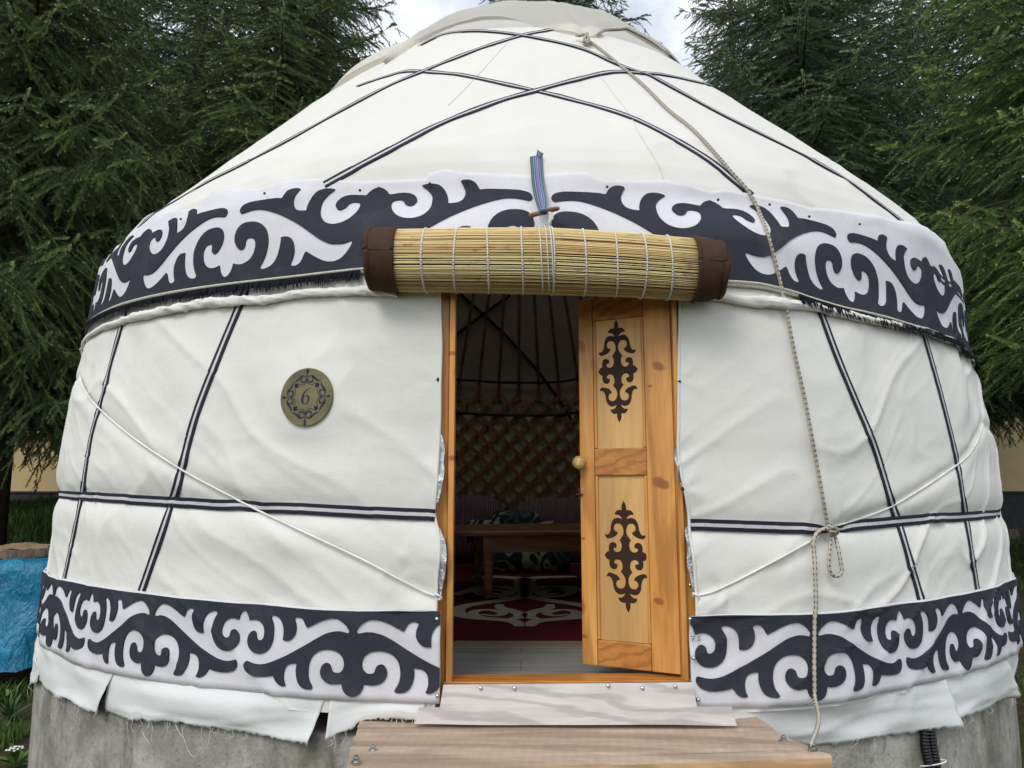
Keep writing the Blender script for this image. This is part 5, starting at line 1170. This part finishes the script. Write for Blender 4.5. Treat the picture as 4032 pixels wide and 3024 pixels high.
for x in (-17, -13.4, -9.8, -6.2, 6.4, 10.6, 14.2, 17.8):
    w_ = MB().box((x-.9, BY-.08, wt-.0), (x+.9, BY-.002, wt+.10)).box((x-.9, BY-.05, wt+.1), (x-.8, BY-.002, wt+1.6)).box((x+.8, BY-.05, wt+.1), (x+.9, BY-.002, wt+1.6)).box((x-.8, BY-.05, wt+1.5), (x+.8, BY-.002, wt+1.6)).box((x-.03, BY-.04, wt+.1), (x+.03, BY-.003, wt+1.5)).build('window', m_win, bd, smooth=False)
    MB().box((x-.79, BY-.02, wt+.11), (x+.79, BY-.004, wt+1.49)).build('pane', m_glass, w_, smooth=False)
Lg = hit_y(D((2160, 1138), (2230, 1150)), 8.5); lgz = Lg[:, 2].mean()-.10
lg = tag(MB().tube(spline([(5.4, 8.5, lgz), (7, 8.55, lgz+.02), (9.5, 8.4, lgz-.02)], 5), .14, 14).build('fallen_log', m_bark), 'pale fallen log lying on the ground right of the yurt', 'log')
# ------------------------------------------------------------------ spruces
m_trunk = NT('spruce_bark'); _v = m_trunk.coord(scale=(1, 1, .4)); _f = m_trunk.noise(_v, 14, 6, .7); m_trunk.bump(_f, 1, .03); m_trunk = m_trunk.out(m_trunk.ramp(_f, [(.3, (.03, .022, .016)), (.7, (.10, .075, .055))]), .95, .1)
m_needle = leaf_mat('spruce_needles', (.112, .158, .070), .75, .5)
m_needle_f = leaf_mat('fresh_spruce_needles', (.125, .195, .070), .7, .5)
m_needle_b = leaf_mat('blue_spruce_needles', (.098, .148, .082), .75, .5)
def spruce_mesh(seed, H, R, z0, per=40, dens=1.25, hang=.6, nlen=.033):
    g = np.random.default_rng(seed); S = []; W = MB(); Bo = []; gv = np.array([0, 0, -1.])
    z = z0
    while z < H-.15:
        f = z/H; nb = max(3, int(round(7*dens*(1-.35*f))))
        a0 = g.uniform(0, 6.28)
        for k in range(nb):
            az = a0+6.283*k/nb+g.normal(0, .22); L = (R*(1-f)**.72+.12)*g.uniform(.72, 1.14); zz = z+g.normal(0, .09)
            o = np.array([math.cos(az), math.sin(az), 0]); sd = np.array([-math.sin(az), math.cos(az), 0]); sl = .42-.78*(1-f)+g.normal(0, .07)
            n = max(4, int(L/.105)); u = np.linspace(0, 1, n); bend = g.normal(0, .08)
            P = np.outer(u*L, o)+np.outer(bend*L*u*u, sd); P[:, 2] = zz+L*(sl*u-.30*u*u+.30*u**3)
            W.tube(P, np.linspace(.012+.010*L, .004, n), 4, cap=False)
            for i in range(1, n):
                if u[i] < .05: continue
                T = P[i]-P[i-1]; T /= np.linalg.norm(T)
                env = min(1., (1-u[i])*1.5+.34)*min(1, L*.5+.3)
                for s in (-1, 1):
                    l2 = (.22+.80*g.random()**1.5)*env*min(L, 2.4)*.46+.09
                    d = s*sd*g.uniform(.5, 1)+T*g.uniform(.35, .9)+gv*hang*g.uniform(.25, 1.5)*(1.2-.6*f); d /= np.linalg.norm(d)
                    m_ = max(1, int(l2/.115)); st = g.normal(0, .17); p0 = P[i]+T*g.uniform(-.05, .05)
                    for j in range(m_):
                        t = (j+.6)/m_; q = p0+d*l2*t+gv*(l2*.22*t*t)
                        dd = d+gv*.42*t; dd /= np.linalg.norm(dd)
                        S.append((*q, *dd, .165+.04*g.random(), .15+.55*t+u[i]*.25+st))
                        if l2 > .16 and g.random() < .45:
                            s2 = np.cross(dd, [0, 0, 1.]); s2 /= np.linalg.norm(s2)+1e-6
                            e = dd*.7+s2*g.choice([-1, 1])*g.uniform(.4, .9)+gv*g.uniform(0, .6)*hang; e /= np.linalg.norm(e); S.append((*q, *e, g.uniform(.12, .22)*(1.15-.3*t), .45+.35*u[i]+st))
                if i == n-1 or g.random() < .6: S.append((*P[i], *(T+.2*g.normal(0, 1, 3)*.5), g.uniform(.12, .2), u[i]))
        z += g.uniform(.24, .38)/dens
    S = np.array(S); n = len(S); p = S[:, :3]; d = S[:, 3:6]; d /= np.linalg.norm(d, axis=1)[:, None]; L = S[:, 6]
    a = np.cross(d, g.normal(0, 1, (n, 3))); a /= np.linalg.norm(a, axis=1)[:, None]; b = np.cross(d, a)
    # needles
    t = (np.arange(per)+.5)/per; ph = g.uniform(0, 6.28, (n, per)); tt = np.clip(t[None]+g.normal(0, .03, (n, per)), 0, 1.02)
    base = p[:, None]+d[:, None]*(tt*L[:, None]-.3*L[:, None])[..., None]
    rad = np.cos(ph)[..., None]*a[:, None]+np.sin(ph)[..., None]*b[:, None]
    nl = nlen*(1.1-.35*tt)*g.uniform(.8, 1.2, (n, per)); tip = base+(rad*.86+d[:, None]*.55)*nl[..., None]
    wv = np.cross(d[:, None], rad); w = .0056
    V = np.stack([base-wv*w, base+wv*w, tip], 2).reshape(-1, 3)
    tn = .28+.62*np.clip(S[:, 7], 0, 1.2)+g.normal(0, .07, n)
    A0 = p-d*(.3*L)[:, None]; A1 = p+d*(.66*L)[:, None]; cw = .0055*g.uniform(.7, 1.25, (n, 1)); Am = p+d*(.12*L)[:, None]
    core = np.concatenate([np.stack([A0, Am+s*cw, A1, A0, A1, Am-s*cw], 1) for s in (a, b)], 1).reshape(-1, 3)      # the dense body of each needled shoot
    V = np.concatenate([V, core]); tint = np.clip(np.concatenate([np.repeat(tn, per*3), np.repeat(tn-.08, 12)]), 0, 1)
    # twig core: two crossed slivers per shoot so that shoots read as solid
    me = bpy.data.meshes.new('crown'); nt = len(V)//3
    me.vertices.add(len(V)); me.vertices.foreach_set('co', V.astype(np.float32).ravel()); me.loops.add(nt*3); me.loops.foreach_set('vertex_index', np.arange(nt*3, dtype=np.int32))
    me.polygons.add(nt); me.polygons.foreach_set('loop_start', (np.arange(nt)*3).astype(np.int32)); me.update(calc_edges=True)
    at = me.color_attributes.new('tint', 'FLOAT_COLOR', 'POINT'); c = np.ones((len(V), 4), np.float32); c[:, :3] = tint[:, None]; at.data.foreach_set('color', c.ravel())
    return me, W, n
def plant_spruce(x, y, lab, proto=None, seed=0, H=13, R=3, z0=.5, mat=None, rz=0, sc=1, **kw):
    z = float(terrain(x, y))-.05; r = tag(empty('spruce_tree', (x, y, z), rz), lab, 'tree', 'spruces round the yurt'); r.scale = (sc, sc, sc)
    if proto is None:
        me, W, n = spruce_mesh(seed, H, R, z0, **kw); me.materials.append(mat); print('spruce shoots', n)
        tr_ = MB().tube([(0, 0, -.2), (0, 0, H*.3), (.03, .02, H*.7), (0, 0, H)], [R*.075, R*.06, R*.03, .015], 12); wv = tr_.v; W0 = W
        tm = tr_.build('trunk', m_trunk).data; wm = W0.build('branches', m_trunk).data
        for o in list(bpy.data.objects):
            if o.data in (tm, wm): bpy.data.objects.remove(o)
        proto = (me, tm, wm)
    for nm, me in zip(('crown', 'trunk', 'branches'), proto):
        o = bpy.data.objects.new(nm, me); COL.objects.link(o); o.parent = r
    return proto
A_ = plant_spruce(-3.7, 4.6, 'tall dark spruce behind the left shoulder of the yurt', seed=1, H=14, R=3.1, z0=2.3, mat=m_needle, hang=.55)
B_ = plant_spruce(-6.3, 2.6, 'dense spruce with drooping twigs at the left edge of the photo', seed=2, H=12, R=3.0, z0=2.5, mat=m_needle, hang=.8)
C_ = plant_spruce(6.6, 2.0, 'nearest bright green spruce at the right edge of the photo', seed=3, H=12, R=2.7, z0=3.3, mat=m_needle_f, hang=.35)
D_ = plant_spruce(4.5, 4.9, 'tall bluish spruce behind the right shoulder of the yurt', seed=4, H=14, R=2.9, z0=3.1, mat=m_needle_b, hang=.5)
plant_spruce(.75, 6.6, 'spruce whose top just shows above the yurt crown', D_, rz=2.0, sc=1.02)
plant_spruce(-9.0, 6.4, 'spruce farthest left, standing behind the drooping spruce', A_, rz=1.1)
plant_spruce(8.6, 6.2, 'spruce farthest right, standing behind the bright green one', D_, rz=3.3)
plant_spruce(-6.4, 7.4, 'spruce between the two left-hand trees, farther back', D_, rz=4.4, sc=1.05)
plant_spruce(6.2, 8.0, 'spruce between the right-hand trees, farther back', D_, rz=2.7, sc=1.08)

plant_spruce(-11.2, 4.4, 'spruce half cut by the left edge, behind the drooping spruce', A_, rz=5.0)
plant_spruce(11.0, 4.2, 'spruce half cut by the right edge, behind the bright spruce', D_, rz=.7)
plant_spruce(-4.4, 9.2, 'dark spruce far behind the left shoulder of the yurt', B_, rz=1.9, sc=1.15)
plant_spruce(4.9, 9.6, 'dark spruce far behind the right shoulder of the yurt', A_, rz=2.9)
plant_spruce(9.0, 9.8, 'dark spruce in the back row, right', D_, rz=.4, sc=1.1)
plant_spruce(-9.2, 10.0, 'dark spruce in the back row, left', D_, rz=5.6)
# ------------------------------------------------------------------ sky and light
SUN_EL, SUN_AZ = R_(44), R_(206)          # azimuth measured from +y clockwise; the light comes over the photographer's left shoulder
w = bpy.data.worlds.new('World'); scene.world = w; w.use_nodes = True; nt = w.node_tree; bg = nt.nodes['Background']
sky = nt.nodes.new('ShaderNodeTexSky'); sky.sky_type = 'NISHITA'; sky.sun_disc = False; sky.sun_elevation = SUN_EL; sky.sun_rotation = SUN_AZ; sky.air_density = 1.0; sky.dust_density = 1.5
tc = nt.nodes.new('ShaderNodeTexCoord'); mp = nt.nodes.new('ShaderNodeMapping'); mp.inputs['Scale'].default_value = (1, 1, 1.6); nt.links.new(tc.outputs['Generated'], mp.inputs['Vector'])
nz = nt.nodes.new('ShaderNodeTexNoise'); nz.inputs['Scale'].default_value = 3.2; nz.inputs['Detail'].default_value = 8; nz.inputs['Roughness'].default_value = .58; nt.links.new(mp.outputs['Vector'], nz.inputs['Vector'])
cr = nt.nodes.new('ShaderNodeValToRGB'); cr.color_ramp.elements[0].position = .36; cr.color_ramp.elements[1].position = .60; cr.color_ramp.elements[0].color = (.35, .35, .35, 1); nt.links.new(nz.outputs['Fac'], cr.inputs['Fac'])
mx = nt.nodes.new('ShaderNodeMix'); mx.data_type = 'RGBA'; nt.links.new(cr.outputs['Color'], mx.inputs[0]); nt.links.new(sky.outputs['Color'], mx.inputs[6]); mx.inputs[7].default_value = (10.5, 11.0, 11.8, 1)
nt.links.new(mx.outputs[2], bg.inputs['Color']); bg.inputs['Strength'].default_value = .11
sd = bpy.data.lights.new('sun', 'SUN'); sd.energy = 1.25; sd.angle = R_(24); sd.color = (1, .96, .90); so = bpy.data.objects.new('sun', sd); COL.objects.link(so)
az = SUN_AZ; sv = Vector((math.sin(az)*math.cos(SUN_EL), math.cos(az)*math.cos(SUN_EL), math.sin(SUN_EL))); so.rotation_euler = sv.to_track_quat('Z', 'Y').to_euler(); so.location = (-4, -6, 9)

scene.view_settings.view_transform = 'Standard'; scene.view_settings.look = 'None'; scene.view_settings.exposure = 0.13; scene.view_settings.gamma = 1
cy = scene.cycles; cy.use_denoising = True; cy.max_bounces = 8; cy.diffuse_bounces = 4; cy.glossy_bounces = 3; cy.transmission_bounces = 4; cy.transparent_max_bounces = 6
